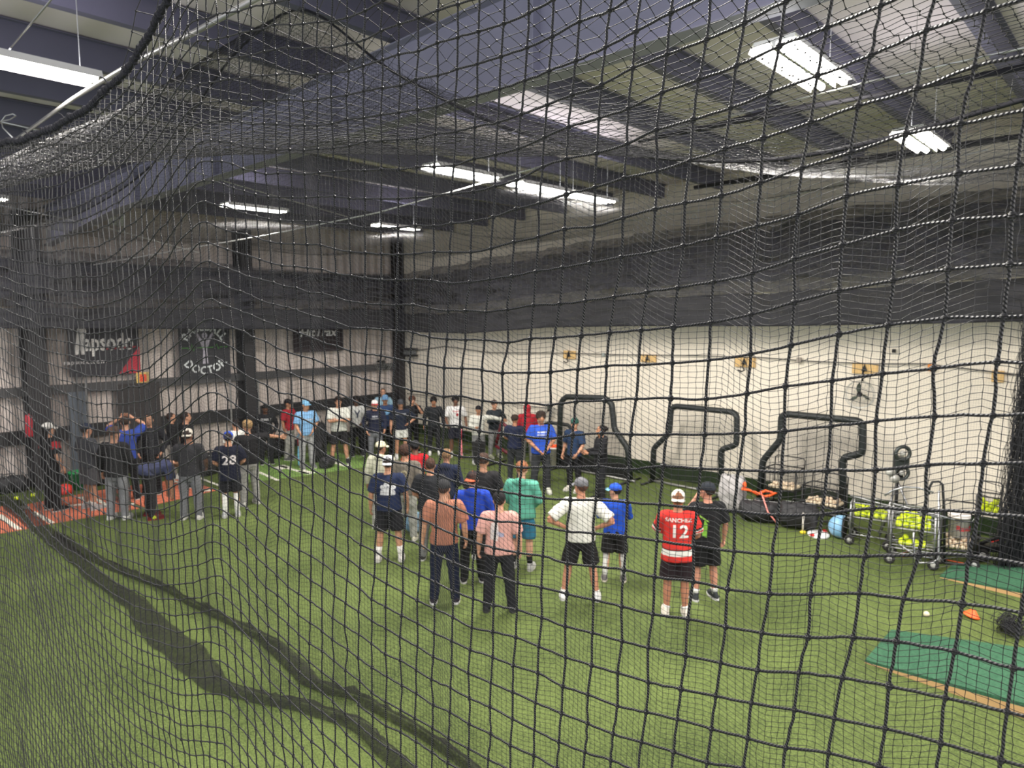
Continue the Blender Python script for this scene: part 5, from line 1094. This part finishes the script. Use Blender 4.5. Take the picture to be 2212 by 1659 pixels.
q = onz(1036, 995); t = empty('folding_bin', (q.x,q.y,0), math.atan2(RT.y, RT.x), 'black square bin held in front of the cream sweatshirt', 'bin'); MB().ring_stack([(0,-.5,.0,.13,.12),(0,-.5,.62,.2,.16)], 4, pw=2).build('bin_body', M_bag, t, bevel=.01); MB().tube([(-.1,-.5,.62),(0,-.5,.72),(.1,-.5,.62)], .012, 6).build('handle', M_black, t, True)

# --- mats and lines on the turf
def ground_patch(nm, pts, h, m, parent=None, z0=0.0):
    P_ = [onz(a, b) for a, b in pts]; return MB().prism([(p.x, p.y) for p in P_], z0, z0+h).build(nm, m, parent)
M_clay = mat('clay_red_mat', (196,108,80), rough=.85, var=.16, vscale=5, bump=.4, bscale=150); M_wl = mat('white_line_turf', (216,214,200), rough=.9, var=.1, bump=.4, bscale=120)
m1 = ground_patch('batting_mat', [(-60,1164),(64,1142),(40,1112),(10,1094),(-60,1104)], .012, M_clay); tag(m1, 'brick red batting mat with a white line, cut by the left edge of the view', 'mat')
ground_patch('white_line', [(-8,1116),(36,1146),(47,1144),(4,1112)], .004, M_wl, m1, .012)
m2 = ground_patch('batting_mat', [(76,1138),(300,1099),(262,1080),(232,1057),(60,1090),(52,1104)], .012, M_clay); tag(m2, 'brick red batting mat under the left people, with white batter lines', 'mat')
for p4 in ([(68,1110),(108,1133),(119,1130),(76,1106)], [(44,1096),(54,1101),(66,1098),(56,1092)], [(168,1076),(206,1096),(216,1094),(178,1074)], [(200,1078),(233,1098),(243,1096),(208,1076)], [(262,1092),(290,1088),(290,1091),(264,1095)]): ground_patch('white_line', p4, .004, M_wl, m2, .012)
m3 = ground_patch('batting_mat', [(312,1096),(470,1059),(440,1050),(396,1035),(240,1056),(272,1080)], .012, M_clay); tag(m3, 'brick red batting mat behind the bending person, its corner beside the tan cap', 'mat')
for p4 in ([(360,1038),(396,1048),(402,1046),(366,1036)], [(425,1060),(456,1059),(455,1062),(426,1064)]): ground_patch('white_line', p4, .004, M_wl, m3, .012)
M_lturf = turf_mat('pale_turf', (98,130,62), (140,172,96)); m4 = ground_patch('batting_mat', [(540,1042),(640,1030),(832,1003),(780,985),(700,976),(560,990),(520,1005)], .012, M_lturf); tag(m4, 'pale green turf mat with white batter lines before the light blue tee', 'mat')
for p4 in ([(430,1035),(474,1052),(478,1050),(434,1033)], [(556,1022),(598,1040),(604,1038),(562,1020)], [(600,1008),(664,1026),(670,1024),(606,1006)], [(680,990),(744,1009),(750,1007),(686,988)], [(744,1007),(752,1010),(760,1008),(752,1005)], [(588,1012),(604,1016),(630,1010),(612,1005)], [(640,1020),(666,1026),(682,1022),(656,1016)]): ground_patch('white_line', p4, .004, M_wl, m4, .012)
q = ony(250, 478, 18.6); t = empty('emergency_light', (q.x, 18.6, q.z), 0, 'small white emergency light under the roof at the upper left of the back wall', 'light'); MB().box((0,0,0), (.35,.12,.2)).build('case', M_fix, t, bevel=.02)
for s_ in (-1,1): MB().sphere((s_*.12,-.1,.12), .07, 12, 8).build('lamp_head', M_fix, t, True)
MB().box((0,0,.1+.5*(roof(18.6)-q.z)), (.03,.03,roof(18.6)-q.z-.15)).build('bracket', M_steel, t)
